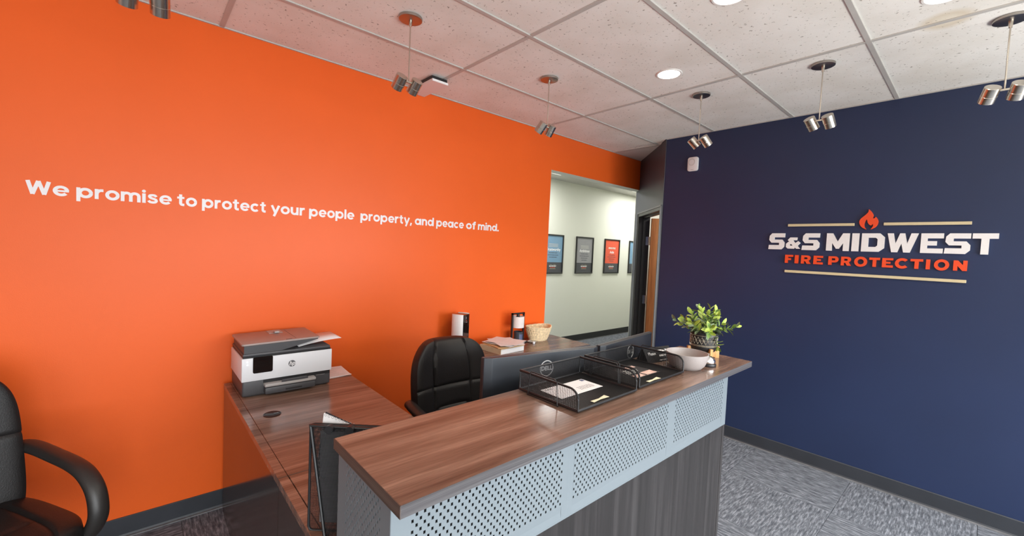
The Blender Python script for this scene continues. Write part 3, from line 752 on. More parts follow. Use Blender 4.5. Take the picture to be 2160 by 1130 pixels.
poster(5.83, 'Ambitious', 4, 'p_grey', 'framed grey poster on the hallway wall')
poster(6.64, 'Agile', 4, 'p_red', 'framed coral red poster on the hallway wall')
poster(7.44, '', 0, 'p_blue', 'framed blue poster mostly hidden by the door frame')

# ------------------------------------------------------------------ reception desk
DZ = .73; CZ = 1.07
desk = thing('reception_desk', 'walnut and perforated silver reception desk with a raised transaction counter', 'desk', (0, 0, 0))
TOP = [(.358, .678), (2.163, .698), (2.172, 1.058), (.356, 1.020)]
g = G().prism(TOP, CZ - .0012, CZ)
obj('counter_top', G().prism([(TOP[0][0] + .0015, TOP[0][1] + .0015), (TOP[1][0] - .0015, TOP[1][1] + .0015), (TOP[2][0] - .0015, TOP[2][1] - .0015), (TOP[3][0] + .0015, TOP[3][1] - .0015)], CZ - .025, CZ), 'wood_x', desk)
g.bm.free()
def edge_strip(p, q, m, lab=None):
    p = Vector((p[0], p[1], 0)); q = Vector((q[0], q[1], 0)); d = (q - p); n = Vector((d.y, -d.x, 0)).normalized()
    a = [p, q, q - n * .0015, p - n * .0015]
    obj('edge_band', G().prism([(v.x, v.y) for v in a], CZ - .0255, CZ - .0003), m, desk)
edge_strip(TOP[0], TOP[1], 'edge'); edge_strip(TOP[1], TOP[2], 'edge'); edge_strip(TOP[2], TOP[3], 'edge'); edge_strip(TOP[3], TOP[0], 'edge_dark')

PX, PZ = .0195, .0235       # perforation lattice (half offset rows)
def perforated(w, h, regions, mapf, name, parent, m='fascia'):
    """sheet w x h in (u,v); regions = list of (u0,u1,v0,v1) filled with staggered square holes; mapf(u,v)->3d"""
    bm = bmesh.new(); cache = {}
    def V(u, v):
        k = (round(u, 5), round(v, 5))
        if k not in cache: cache[k] = bm.verts.new(mapf(u, v))
        return cache[k]
    cu, cv = PX / 2, PZ / 2
    us = {0.0, w}; vs = {0.0, h}
    regs = []
    for (u0, u1, v0, v1) in regions:
        nu = int((u1 - u0) / cu); nv = int((v1 - v0) / cv); regs.append((u0, v0, nu, nv))
    # region cells
    for (u0, v0, nu, nv) in regs:
        for i in range(nu):
            for j in range(nv):
                a, b, c, d = u0 + i * cu, u0 + (i + 1) * cu, v0 + j * cv, v0 + (j + 1) * cv
                if (i + j) % 2:
                    bm.faces.new((V(a, c), V(b, c), V(b, d), V(a, d)))
                else:
                    hu, hv = .0028, .0036; mu, mv = (a + b) / 2, (c + d) / 2
                    o = [V(a, c), V(b, c), V(b, d), V(a, d)]
                    q = [V(mu - hu, mv - hv), V(mu + hu, mv - hv), V(mu + hu, mv + hv), V(mu - hu, mv + hv)]
                    for k in range(4): bm.faces.new((o[k], o[(k + 1) % 4], q[(k + 1) % 4], q[k]))
    # solid margins around the regions (simple rectangles)
    bands = sorted([(u0, u0 + nu * cu, v0, v0 + nv * cv) for (u0, v0, nu, nv) in regs]); x = 0.0
    def R(a, b, c, d):
        if b - a > 1e-5 and d - c > 1e-5: bm.faces.new((V(a, c), V(b, c), V(b, d), V(a, d)))
    for (a, b, c, d) in bands:
        R(x, a, 0, h); R(a, b, 0, c); R(a, b, d, h); x = b
    R(x, w, 0, h)
    bmesh.ops.recalc_face_normals(bm, faces=bm.faces[:])
    me = bpy.data.meshes.new(name); bm.to_mesh(me); bm.free()
    o = objm(name, me, m, parent)
    sm = o.modifiers.new('thickness', 'SOLIDIFY'); sm.thickness = .0016; sm.offset = 0
    return o
FY, FX0, FX1, FZ0, FZ1 = .757, .380, 2.045, .785, 1.045
secs = [(.380, .927), (.927, 1.525), (1.525, 2.045)]
regs = [(.424, .905), (.950, 1.500), (1.549, 2.000)]
for (a, b), (r0, r1) in zip(secs, regs):
    perforated(b - a, FZ1 - FZ0, [(r0 - a, r1 - a, .040, .236)], lambda u, v, a=a: (a + u, FY, FZ0 + v), 'perforated_panel', desk)
perforated(.29, FZ1 - .30, [(.045, .240, .03, FZ1 - .30 - .032)], lambda u, v: (FX0, FY + u, .30 + v), 'side_panel', desk)
# folded lip of the fascia corner and lower rail
obj('fascia_rail', G().box(FX0, FX1, FY - .001, FY + .012, FZ0 - .006, FZ0), 'fascia', desk)
obj('fascia_return', G().box(FX1 - .0016, FX1, FY, FY + .03, FZ0, FZ1), 'fascia', desk)
obj('front_panel', G().box(.400, 2.028, FY + .004, FY + .022, .01, FZ0 - .006), 'wood_front', desk)
obj('hole_shade_board', G().box(.405, 2.026, FY + .022, FY + .036, FZ0 - .006, CZ - .025), 'blackplastic', desk)  # added black board, puts the shade of the open hutch behind the holes
obj('end_panel', G().box(2.028, 2.050, FY + .002, 1.53, 0, FZ0 - .006, bev=.001, seg=1), 'wood_front', desk)
obj('hutch_end_panel', G().box(2.026, 2.044, FY + .03, 1.03, FZ0 - .006, CZ - .025), 'wood_front', desk)
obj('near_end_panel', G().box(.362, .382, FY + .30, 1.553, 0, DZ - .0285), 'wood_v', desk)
obj('worktop', G().box(.393, 2.05, .782, 1.553, DZ - .028, DZ, bev=.0012, seg=1), 'wood_x', desk)
obj('worktop_edge', G().box(.360, .3905, .782, 1.553, DZ - .028, DZ, bev=.0012, seg=1), 'wood_x', desk)

# return desk that carries the printer
ret = thing('desk_return', 'walnut return desk along the orange wall under the printer', 'desk', (0, 0, 0))
obj('top', G().box(.392, .985, 1.5560, 2.772, DZ - .028, DZ, bev=.0012, seg=1), 'wood_x', ret)
obj('top_edge', G().box(.3600, .3905, 1.5560, 2.772, DZ - .028, DZ, bev=.0012, seg=1), 'wood_x', ret)
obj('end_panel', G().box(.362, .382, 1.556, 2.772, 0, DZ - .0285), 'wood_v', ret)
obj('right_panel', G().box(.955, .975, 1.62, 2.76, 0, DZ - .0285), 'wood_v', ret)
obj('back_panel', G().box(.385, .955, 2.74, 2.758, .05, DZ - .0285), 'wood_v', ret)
gr = obj('grommet', G().lathe([(.036, 0), (.037, .003), (.033, .0042), (.030, .0022), (0, .0022)], 32), 'grom', ret, True, loc=(.470, 2.158, DZ))
obj('grommet_slot', G().box(.006, .026, -.006, .008, .0018, .0030), 'glassy', gr)

# credenza by the hall opening
cr = thing('credenza', 'walnut side credenza against the orange wall beside the hall opening', 'credenza', (0, 0, 0))
obj('top', G().box(1.81, 3.03, 2.30, 2.80, DZ - .028, DZ, bev=.0012, seg=1), 'wood_x', cr)
obj('top_edge', G().box(1.81, 3.03, 2.2978, 2.3002, DZ - .0285, DZ - .0003), 'edge', cr)
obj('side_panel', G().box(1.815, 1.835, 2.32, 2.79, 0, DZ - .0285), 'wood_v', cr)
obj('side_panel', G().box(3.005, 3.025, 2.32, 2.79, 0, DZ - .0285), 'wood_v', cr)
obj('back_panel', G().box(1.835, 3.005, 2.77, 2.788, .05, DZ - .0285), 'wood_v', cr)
for i in range(2):
    x0 = 1.838 + i * .584
    d = obj('door', G().box(x0, x0 + .58, 2.322, 2.34, .08, DZ - .031, bev=.001, seg=1), 'wood_v', cr)
    xh = x0 + (.54 if i == 0 else .04)
    obj('handle', G().box(xh - .005, xh + .005, 2.302, 2.312, .55, .65, bev=.002).box(xh - .004, xh + .004, 2.312, 2.322, .56, .57).box(xh - .004, xh + .004, 2.312, 2.322, .63, .64), 'nickel', d)
obj('plinth', G().box(1.838, 3.002, 2.36, 2.76, 0, .08), 'blackplastic', cr)

# ------------------------------------------------------------------ office chairs
def cushion(w, h, t, seams, N=56, top_round=.62, bot_round=.4, puff=1.0):
    """upholstered pad in XZ: front towards -Y. seams(u,v)->groove depth"""
    bm = bmesh.new(); fr = []; bk = []
    def outline(u, v):
        # squircle mapping of the square to a rounded outline
        k = top_round if v > 0 else bot_round
        x = u * math.sqrt(max(0, 1 - k * v * v * v * v * .5)) * (1 - .05 * max(0, v) ** 2 * k)
        z = v * math.sqrt(max(0, 1 - k * u * u * u * u * .62))
        return x * w / 2, z * h / 2
    for i in range(N + 1):
        rf = []; rb = []
        for j in range(N + 1):
            u = -1 + 2 * i / N; v = -1 + 2 * j / N
            x, z = outline(u, v)
            e = max(0, 1 - abs(u) ** 6) ** .5 * max(0, 1 - abs(v) ** 6) ** .5
            d = t * (.42 + .58 * e) if e > 0 else t * .42
            d = t * (.30 + .70 * e ** .6)
            d -= seams(u, v)
            curve = .05 * (u * u) * puff
            rf.append(bm.verts.new((x, -d + .04 * 0 - curve, z)))
            rb.append(bm.verts.new((x, t * .28 * e - curve, z)))
        fr.append(rf); bk.append(rb)
    for i in range(N):
        for j in range(N):
            bm.faces.new((fr[i][j], fr[i + 1][j], fr[i + 1][j + 1], fr[i][j + 1]))
            bm.faces.new((bk[i][j + 1], bk[i + 1][j + 1], bk[i + 1][j], bk[i][j]))
    for i in range(N):
        for (a, b) in ((fr[i][0], fr[i + 1][0]), ): bm.faces.new((fr[i][0], bk[i][0], bk[i + 1][0], fr[i + 1][0]))
        bm.faces.new((fr[i][N], fr[i + 1][N], bk[i + 1][N], bk[i][N]))
        bm.faces.new((fr[0][i], fr[0][i + 1], bk[0][i + 1], bk[0][i])); bm.faces.new((fr[N][i], bk[N][i], bk[N][i + 1], fr[N][i + 1]))
    bmesh.ops.recalc_face_normals(bm, faces=bm.faces[:])
    return bm
def gv(d, w=.022, a=.010): return a * math.exp(-(d / w) ** 2)
def back_seams(u, v):
    us = .50 + .06 * max(0, -v) - .05 * max(0, v) ** 2
    s = gv(abs(u) - us, .022, .011)
    if abs(u) < us: s = max(s, gv(v - .10, .026, .013), gv(v + .32 - .05 * (1 - (u / .5) ** 2), .026, .010))
    else: s = max(s, gv(v - .10, .022, .007))
    return s - (.010 if abs(u) < us else .0) * max(0, math.cos(max(-1, min(1, (v - .5) * 2.2)) * math.pi / 2))
def seat_seams(u, v): return max(gv(abs(u) - .60, .03, .010), gv(v + .35, .03, .006) if abs(u) < .6 else 0)
_chair_mesh = {}
def office_chair(label, loc, rz, sz=.47):
    t = thing('office_chair', label, 'chair', (loc[0], loc[1], 0), rz, 'black leather office chairs')
    def part(name, key, build, m, smooth=True, loc=None, rot=None):
        if key not in _chair_mesh:
            me = bpy.data.meshes.new(name); b = build(); b = b.bm if isinstance(b, G) else b; b.to_mesh(me); b.free(); _chair_mesh[key] = me
        return objm(name, _chair_mesh[key], m, t, smooth, loc, rot)
    # chair faces -Y; seat centre at origin
    part('seat', 'seat', lambda: cushion(.53, .52, .085, seat_seams, top_round=.35, bot_round=.55, puff=-.25), 'leather', loc=(0, -.01, sz - .03), rot=(math.radians(-90), 0, 0))
    part('backrest', 'back', lambda: cushion(.495, .60, .085, back_seams, top_round=.62, bot_round=.25), 'leather', loc=(0, .285, sz + .240), rot=(math.radians(-9), 0, 0))
    part('seat_pan', 'pan', lambda: G().box(-.22, .22, -.22, .22, -.012, .012, bev=.01), 'blackplastic', loc=(0, 0, sz - .062))
    for s in (-1, 1):
        def arm(s=s):
            pts = [(s * .238, .26, .225), (s * .258, .22, .242), (s * .270, .16, .240), (s * .275, .05, .228), (s * .277, -.06, .216), (s * .277, -.135, .195), (s * .276, -.190, .150), (s * .274, -.215, .090), (s * .270, -.215, .040), (s * .258, -.195, -.005), (s * .235, -.165, -.035)]
            return G().tube(smooth_poly(pts, 5, False), .023, seg=16, ry=.031, up=(1, 0, 0))
        part('armrest', 'arm%d' % s, arm, 'armplastic', loc=(0, 0, sz - .03))
    part('back_bracket', 'brk', lambda: G().tube([(0, .05, -.07), (0, .24, -.07), (0, .32, -.02), (0, .33, .15)], .035, seg=10, ry=.008), 'blackplastic', loc=(0, 0, sz))
    part('gas_lift', 'lift', lambda: G().cyl((0, 0, .09), (0, 0, .26), .028, seg=16).cyl((0, 0, .26), (0, 0, .41), .015, seg=12), 'blackplastic')
    for k in range(5):
        a = 2 * math.pi * k / 5 + .3; c, s_ = math.cos(a), math.sin(a)
        part('base_leg', 'leg', lambda: G().tube([(.02, 0, .11), (.16, 0, .10), (.28, 0, .075)], .022, seg=8, ry=.016), 'blackplastic', rot=(0, 0, a))
        part('caster', 'cast', lambda: G().cyl((0, -.012, .027), (0, .012, .027), .027, seg=16).cyl((0, 0, .03), (0, 0, .075), .006, seg=8), 'blackplastic', loc=(.285 * c, .285 * s_, 0), rot=(0, 0, a + .6))
    return t
office_chair('black leather office chair behind the reception counter', (1.365, 1.80), math.radians(0))
office_chair('black leather office chair cut off at the left edge of the picture', (-.45, 2.17), math.radians(30))

# ------------------------------------------------------------------ monitors
def monitor(p0, p1, label):
    p0 = Vector((p0[0], p0[1], 0)); p1 = Vector((p1[0], p1[1], 0)); d = p1 - p0; W = d.length; a = math.atan2(d.y, d.x); mid = (p0 + p1) / 2
    t = thing('monitor', label, 'monitor', (mid.x, mid.y, DZ), a, 'desktop monitors behind the counter')
    ZT = 1.147 - DZ; H = .325
    # back shell faces -y (towards the camera), slightly domed
    g = G().prism([(-W / 2, 0), (W / 2, 0), (W / 2, -.012), (W / 2 - .03, -.024), (-W / 2 + .03, -.024), (-W / 2, -.012)][::-1], ZT - H, ZT, bev=.002)
    obj('back_shell', g, 'monitor', t)
    obj('lit_top_edge', G().box(-W / 2, W / 2, -.004, .006, ZT - .003, ZT + .0008), 'edge', t)  # paler strip paints the light caught along the shell's top face
    obj('bezel', G().box(-W / 2, W / 2, .0, .012, ZT - H, ZT - .003, bev=.001, seg=1), 'blackplastic', t)
    obj('screen', G().box(-W / 2 + .008, W / 2 - .008, .0118, .0128, ZT - H + .02, ZT - .010), 'screen', t)
    obj('stand_neck', G().prism([(-.035, -.045), (.035, -.045), (.03, -.025), (-.03, -.025)], .006, ZT - .14), 'blackplastic', t)
    obj('stand_base', G().box(-.11, .11, -.10, .09, 0, .010, bev=.004), 'blackplastic', t)
    b = obj('badge_ring', G().tube([(.030 * math.cos(q * math.pi / 20), 0, .030 * math.sin(q * math.pi / 20)) for q in range(40)], .0020, seg=6, closed=True, up=(0, 1, 0)), 'logo_grey', t, True, loc=(0, -.0248, ZT - .062))
    me = text_mesh('DELL', .0235, .0004, .0010)
    objm('badge_text', me, 'logo_grey', b, loc=(0, 0, 0), rot=(math.radians(90), 0, 0))
    return t
monitor((.942, 1.196), (1.475, 1.089), 'slate backed monitor left of the pair, nearest the leather chair')
monitor((1.494, 1.092), (2.012, 1.146), 'slate backed monitor right of the pair, nearest the black sign')

# ------------------------------------------------------------------ mesh letter trays on the counter
def tray(x0, x1, y0, y1, label, dy=0):
    t = thing('letter_tray', label, 'tray', ((x0 + x1) / 2, (y0 + y1) / 2, CZ), math.radians(1.1), 'black wire mesh letter trays')
    w, d, h = (x1 - x0) / 2, (y1 - y0) / 2, .062; r = .0032
    obj('base_frame', G().tube([(-w, -d, .008), (w, -d, .008), (w, d, .008), (-w, d, .008)], r, seg=6, closed=True), 'blackmetal', t)
    for s in (-1, 1):
        ar = [(s * w, -d + .035 - .035 * math.cos(q), .008 + h - .03 + .03 * math.sin(q)) for q in [i * math.pi / 2 / 6 for i in range(7)]]
        obj('side_frame', G().tube([(s * w, -d, .008)] + ar + [(s * w, d, .008 + h), (s * w, d, .008)], r, seg=6), 'blackmetal', t)
        obj('stacking_wire', G().tube([(s * (w + .006), -d + .075, .002), (s * (w + .006), -d + .080, .074), (s * (w + .006), -d + .086, .080), (s * (w + .006), -d + .190, .080), (s * (w + .006), -d + .196, .074), (s * (w + .006), -d + .203, .002)], .0016, seg=6).tube([(s * (w + .006), -d + .070, .002), (s * (w + .006), -d + .207, .002)], .0016, seg=6), 'blackmetal', t)
        g = G(); wires(g, (s * w, -d, .008), (0, 2 * d, 0), (0, 0, h), 36, 17, .0009, .0006, lambda a, q: (0, 1 - max(0, (.12 - q)) * 3.0) if a == 'u' else (max(0, (q - .55)) * .16, 1))
        obj('side_mesh', g, 'blackmetal', t, kind='stuff')
    obj('back_rail', G().tube([(-w, d, .008 + h), (w, d, .008 + h)], r, seg=6), 'blackmetal', t)
    g = G(); wires(g, (-w, d, .008), (2 * w, 0, 0), (0, 0, h), 84, 20, .0009, .0006); obj('back_mesh', g, 'blackmetal', t, kind='stuff')
    g = G(); wires(g, (-w, -d, .008), (2 * w, 0, 0), (0, 2 * d, 0), 90, 72, .0018, .0006); obj('bottom_mesh', g, 'blackmetal', t, kind='stuff')
    return t
tray(.968, 1.290, .772, 1.020, 'black mesh letter tray holding a white envelope')
tray(1.325, 1.665, .788, 1.030, 'black mesh letter tray holding a printed flyer')
TZ = CZ + .0098
def sheet(name, pts, m, label, cat, z=TZ, t=.0006):
    cx = sum(p[0] for p in pts) / len(pts); cy = sum(p[1] for p in pts) / len(pts)
    e = thing(name, label, cat, (cx, cy, z))
    obj('sheet', G().slab([(p[0] - cx, p[1] - cy, 0) for p in pts], t), m, e)
    return e, cx, cy
E_, cx, cy = sheet('envelope', [(1.006, .862), (1.223, .864), (1.224, .961), (1.007, .960)], 'paper', 'white addressed envelope lying in the left letter tray', 'envelope')
obj('stamp', G().box(.088, .105, .030, .045, .0006, .0009), 'jarlabel', E_)
g = G()
for k in range(4):
    x = .015
    while x < .085:
        l = random.uniform(.006, .016); g.box(x, x + l, -.028 + k * .007, -.025 + k * .007, .0006, .0009); x += l + .003
obj('address_print', g, 'print_ink', E_)
g = G()
for k in range(2): g.box(-.10, -.065, .036 - k * .006, .039 - k * .006, .0006, .0009)
obj('return_address', g, 'print_ink', E_)
F_, cx, cy = sheet('flyer', [(1.416, .842), (1.578, .842), (1.560, .972), (1.414, .960)], 'photo_dark', 'dark printed flyer with pink pictures in the right letter tray', 'flyer')
g = G().box(-.075, -.012, -.055, -.030, .0006, .0009).box(.0, .070, -.056, -.022, .0006, .0009); obj('picture', g, 'photo_pink', F_)
obj('picture', G().box(-.015, .058, .034, .052, .0006, .0009), 'photo_pink', F_)
g = G()
for k, (a, b) in enumerate(((-.06, -.01), (-.065, .02), (-.05, .03), (-.055, .0))): g.box(a, b, -.012 + k * .011, -.007 + k * .011, .0006, .0009)
obj('flyer_print', g, 'p_light', F_)
def tie(x, y, rz, label):
    t = thing('label_strip', label, 'label', (x, y, TZ), rz, 'cream label strips in the trays')
    obj('strip', G().prism([(-.042, -.006), (.0, -.004), (.042, -.010), (.042, .010), (.0, .004), (-.042, .008)], 0, .0008), 'cream', t)
tie(1.108, .792, math.radians(5), 'cream paper strip at the front of the left letter tray')
tie(1.452, .800, math.radians(3), 'cream paper strip at the front of the right letter tray')

# black counter sign (A-frame plaque)
t = thing('counter_sign', 'black tabletop sign with white writing behind the bowl', 'sign', (1.775, .975, CZ), math.radians(-9))
g = G().prism([(-.035, 0), (.035, 0), (.006, .058), (.000, .058)], -.09, .09)
for v in g.bm.verts: v.co = Vector((v.co.z, v.co.x, v.co.y))
bmesh.ops.recalc_face_normals(g.bm, faces=g.bm.faces[:])
obj('body', g, 'blackplastic', t)
face_rot = (math.atan2(.058, .035), 0, 0)
def on_face(me, x, s, m='white_print', name='sign_text'):   # s = distance up the sloping face
    n = math.hypot(.035, .058); k = s / n
    objm(name, me, m, t, loc=(x, -.035 + .035 * k - .0008, .058 * k + .0006), rot=face_rot)
on_face(text_mesh('Please', .020, .0003, .0003), -.045, .040)
g = G()
for x, l in ((.0, .024), (.027, .014), (.044, .034)): g.box(x, x + l, -.0045, .0045, 0, .0004)
me = bpy.data.meshes.new('sign_text'); g.bm.to_mesh(me); g.bm.free(); on_face(me, .002, .050)
g = G()
for x, l in ((.0, .03), (.034, .012)): g.box(x, x + l, -.004, .004, 0, .0004)
me = bpy.data.meshes.new('sign_text'); g.bm.to_mesh(me); g.bm.free(); on_face(me, .0, .028)
g = G()
for x, l in ((-.01, .025), (.018, .022), (.044, .014), (.062, .018)): g.box(x, x + l, -.0012, .0012, 0, .0004)
me = bpy.data.meshes.new('sign_text'); g.bm.to_mesh(me); g.bm.free(); on_face(me, .0, .008)

# bowl
t = thing('bowl', 'pinkish grey stoneware bowl on the counter beside the call bell', 'bowl', (1.772, .828, CZ))
obj('body', G().lathe([(0, .003), (.046, .003), (.052, 0), (.060, .004), (.073, .018), (.082, .040), (.0865, .064), (.0865, .068), (.0835, .068), (.079, .042), (.068, .020), (.05, .010), (0, .009)], 56), 'bowl', t, True)

# call bell
t = thing('call_bell', 'chrome call bell with a black base on the counter', 'bell', (1.893, .788, CZ))
obj('base', G().lathe([(0, 0), (.033, 0), (.0345, .004), (.033, .011), (.026, .015), (0, .015)], 36), 'blackplastic', t, True)
obj('dome', G().lathe([(.0305, .014), (.0315, .016), (.0295, .027), (.023, .037), (.013, .043), (.005, .0445), (0, .0445)], 40), 'chrome', t, True)
obj('button', G().lathe([(.0022, .044), (.0022, .050), (.0055, .0515), (.0055, .0535), (0, .055)], 16), 'chrome', t, True)

# plant in a patterned pot on a wooden stand
PC = (2.03, .872)
t = thing('plant_stand', 'small bamboo cross stand under the black plant pot', 'stand', (PC[0], PC[1], CZ), math.radians(-38))
for k in range(4):
    a = k * math.pi / 2
    g = G().prism([(.0, .012), (.025, .012), (.052, .004), (.060, 0), (.078, 0), (.078, .055), (.066, .055), (.060, .034), (.0, .030)], -.0065, .0065)
    for v in g.bm.verts: v.co = Vector((v.co.x, v.co.z, v.co.y))
    bmesh.ops.recalc_face_normals(g.bm, faces=g.bm.faces[:])
    obj('leg', g, 'bamboo', t, rot=(0, 0, a))
t = thing('potted_plant', 'leafy green plant in a black pot with gold triangle lines', 'plant', (PC[0], PC[1], CZ + .0305))
PR = .0605; PH = .094
obj('pot', G().lathe([(0, 0), (.040, 0), (.052, .005), (.058, .014), (PR, .026), (PR, PH), (PR - .004, PH), (PR - .005, PH - .014), (0, PH - .014)], 48), 'pot', t, True)
obj('soil', G().lathe([(0, PH - .010), (.03, PH - .011), (PR - .006, PH - .013)], 24), 'soil', t, True)
def potp(a, z): return ((PR + .0004) * math.cos(a), (PR + .0004) * math.sin(a), z)
for z in (.030, .033, .036, .080):
    obj('gold_band', G().tube([potp(q * 2 * math.pi / 48, z) for q in range(48)], .0006, seg=4, closed=True), 'gold', t)
NT = 11; z0, z1 = .041, .074
for s in (0, 1):
    p = []
    for k in range(2 * NT + 1):
        a0 = k * math.pi / NT
        p.append((a0, z0 if (k + s) % 2 == 0 else z1))
    pts = []
    for (a, z), (b, y) in zip(p[:-1], p[1:]):
        for q in range(3): pts.append(potp(a + (b - a) * q / 3, z + (y - z) * q / 3))
    obj('gold_zigzag', G().tube(pts, .0006, seg=4, closed=True), 'gold', t)
obj('gold_band', G().tube([potp(q * 2 * math.pi / 48, (z0 + z1) / 2) for q in range(48)], .0005, seg=4, closed=True), 'gold', t)
def leaf_mesh(L, W, bend):
    bm = bmesh.new(); n = 6; rows_ = []
    for i in range(n + 1):
        s = i / n; w = W * math.sin(math.pi * min(1, s * .92 + .04)) ** .8 * (1 if s < .98 else .1)
        x = L * s; z = bend * L * s * s
        rows_.append([bm.verts.new((x, -w / 2, z + .10 * w)), bm.verts.new((x, 0, z - .06 * w)), bm.verts.new((x, w / 2, z + .10 * w))])
    for a, b in zip(rows_[:-1], rows_[1:]):
        bm.faces.new((a[0], b[0], b[1], a[1])); bm.faces.new((a[1], b[1], b[2], a[2]))
    me = bpy.data.meshes.new('leaf'); bm.to_mesh(me); bm.free(); return me
leaves = []
for mname in ('leaf1', 'leaf2', 'leaf3'):
    for (L, W, b) in ((.038, .0175, -.22), (.033, .017, .12)):
        me = leaf_mesh(L, W, b); me.materials.append(M[mname]); leaves.append(me)
rnd = random.Random(11)
def sprig(az, el, L, lean):
    """curved stem with opposite leaves"""
    pts = []; d = Vector((math.cos(az) * math.cos(el), math.sin(az) * math.cos(el), math.sin(el)))
    p = Vector((.028 * math.cos(az) * rnd.random(), .028 * math.sin(az) * rnd.random(), PH - .012)); pts.append(p.copy())
    for i in range(7):
        d = (d + Vector((0, 0, lean))).normalized(); p = p + d * (L / 7); pts.append(p.copy())
    obj('stem', G().tube(pts, .0011, seg=5), 'stem', t)
    for i in range(2, 8):
        dd = (pts[min(i + 1, 7)] - pts[i - 1]).normalized() if i < 7 else (pts[7] - pts[6]).normalized()
        side = dd.cross(Vector((0, 0, 1))); side = side.normalized() if side.length > .1 else Vector((1, 0, 0))
        roll = rnd.uniform(0, math.pi)
        for s in (0, 1):
            ax = (Matrix.Rotation(roll + s * math.pi, 3, dd) @ side)
            ld = (ax * (1.0 if i < 7 else .55) + dd * (.55 if i < 7 else 1.0) + Vector((0, 0, .15))).normalized()
            upv = (dd - ld * dd.dot(ld)); upv = upv.normalized() if upv.length > .05 else Vector((0, 0, 1))
            yv = upv.cross(ld).normalized()
            mx = Matrix(((ld.x, yv.x, upv.x), (ld.y, yv.y, upv.y), (ld.z, yv.z, upv.z)))
            hi = .55 + .45 * (pts[i].z / .2) if True else 0
            li = rnd.choice((0, 1, 0, 1, 2, 3, 4) if i >= 5 else (2, 3, 4, 5, 3, 0))
            o = objm('leaf', leaves[li], None, t, True, loc=pts[i]); o.rotation_euler = mx.to_euler()
            k = rnd.uniform(.72, 1.1); o.scale = (k, k, k)
for k in range(10): sprig(k * 2 * math.pi / 10 + rnd.uniform(-.2, .2), math.radians(rnd.uniform(60, 80)), rnd.uniform(.085, .125), 0.0)
for k in range(9): sprig(k * 2 * math.pi / 9 + .35 + rnd.uniform(-.2, .2), math.radians(rnd.uniform(30, 48)), rnd.uniform(.085, .115), -.04)
sprig(math.radians(-48), math.radians(14), .135, .02); sprig(math.radians(130), math.radians(22), .125, .02); sprig(math.radians(-95), math.radians(10), .07, -.30)
sprig(math.radians(-140), math.radians(38), .08, -.1)

# ------------------------------------------------------------------ printer
PX0, PY0 = .392, 2.452
pr_ = thing('printer', 'white and charcoal office printer with a touch screen on the return desk', 'printer', (PX0, PY0, DZ))
obj('base', G().box(.004, .436, .004, .315, .004, .086, bev=.010, seg=3), 'printer_dark', pr_, True)
obj('base_foot', G().box(.03, .41, .02, .30, 0, .006), 'blackplastic', pr_)
sh = obj('shroud', G().box(0, .440, -.002, .318, .083, .203, bev=.003, seg=2), 'printer_white', pr_, True)
obj('shroud_shadow_gap', G().box(.006, .434, .002, .314, .203, .210), 'blackplastic', pr_)
obj('scanner_bed', G().box(.004, .432, .0, .314, .210, .226, bev=.006, seg=2), 'printer_dark', pr_, True)
# document feeder: dark wedge thick on the left, thin on the right, under a taupe lid
g = G().prism([(.010, .226), (.180, .226), (.365, .268), (.365, .272), (.010, .266)], .004, .300)
for v in g.bm.verts: v.co = Vector((v.co.x, v.co.z, v.co.y))
bmesh.ops.recalc_face_normals(g.bm, faces=g.bm.faces[:]); obj('feeder_body', g, 'printer_dark', pr_)
lid = obj('feeder_lid', G().prism([(p[0] + .187, p[1] + .152) for p in rrect(.375, .305, .014)], 0, .010, bev=.0025), 'printer_lid', pr_, True, loc=(0, 0, .2665), rot=(0, math.radians(-1.0), 0))
obj('feeder_cover_seam', G().box(.255, .257, .02, .28, .0099, .0104), 'printer_dark', lid)
obj('paper_guide', G().box(.165, .235, .215, .300, .0095, .0115).box(.19, .215, .20, .235, .0115, .022, bev=.003), 'printer_grey', lid)
obj('feeder_latch', G().box(.205, .235, .012, .02, .0098, .0112), 'printer_dark', lid)
scr = obj('touch_screen', G().prism(rrect(.090, .084, .008), 0, .004), 'glassy', pr_, False, loc=(.094, -.0016, .165), rot=(math.radians(90), 0, 0))
for z in (.186, .170): obj('status_light', G().cyl((.024, -.0032, z), (.024, -.002, z), .0028, seg=12), 'led', pr_)
badge = obj('logo_badge', G().cyl((0, -.0030, 0), (0, -.002, 0), .0175, seg=36), 'badge', pr_, loc=(.232, 0, .150))
objm('logo_text', text_mesh('hp', .030, .0003, .0006, shear=.28), 'white_print', badge, loc=(0, -.0034, .001), rot=(math.radians(90), 0, 0))
tr = obj('paper_tray', G().box(.100, .345, -.036, .02, .012, .048, bev=.007, seg=2), 'printer_dark', pr_, True)
obj('tray_handle_slot', G().box(.195, .275, -.0366, -.035, .022, .030), 'blackplastic', tr)
ot = obj('output_tray', G().box(.098, .347, -.038, .03, .050, .066, bev=.005, seg=2), 'printer_grey', pr_, True)
obj('output_flap', G().prism([(.175, -.036), (.305, -.036), (.300, -.020), (.185, -.020)], .066, .076), 'printer_dark', ot)
obj('output_slot', G().box(.098, .430, -.0005, .006, .066, .083), 'blackplastic', pr_)
obj('panel_line', G().box(.358, .405, .0030, .0045, .062, .064), 'printer_grey', pr_)
# curled sheet leaving the feeder
t = thing('paper_sheet', 'curled white sheet sticking out of the printer feeder', 'paper', (PX0 + .27, PY0 + .02, DZ + .2275))
g = G(); prev = None
for i in range(13):
    s = i / 12; x = .235 * s; z = .004 + .10 * s * (1 - s) * .45 + .022 * s * s
    row_ = [g.bm.verts.new((x, .0 + .012 * s, z)), g.bm.verts.new((x, .205 + .012 * s, z + .002))]
    if prev: g.bm.faces.new((prev[0], row_[0], row_[1], prev[1]))
    prev = row_
o = obj('sheet', g, 'paper', t, True); sm = o.modifiers.new('thickness', 'SOLIDIFY'); sm.thickness = .0005
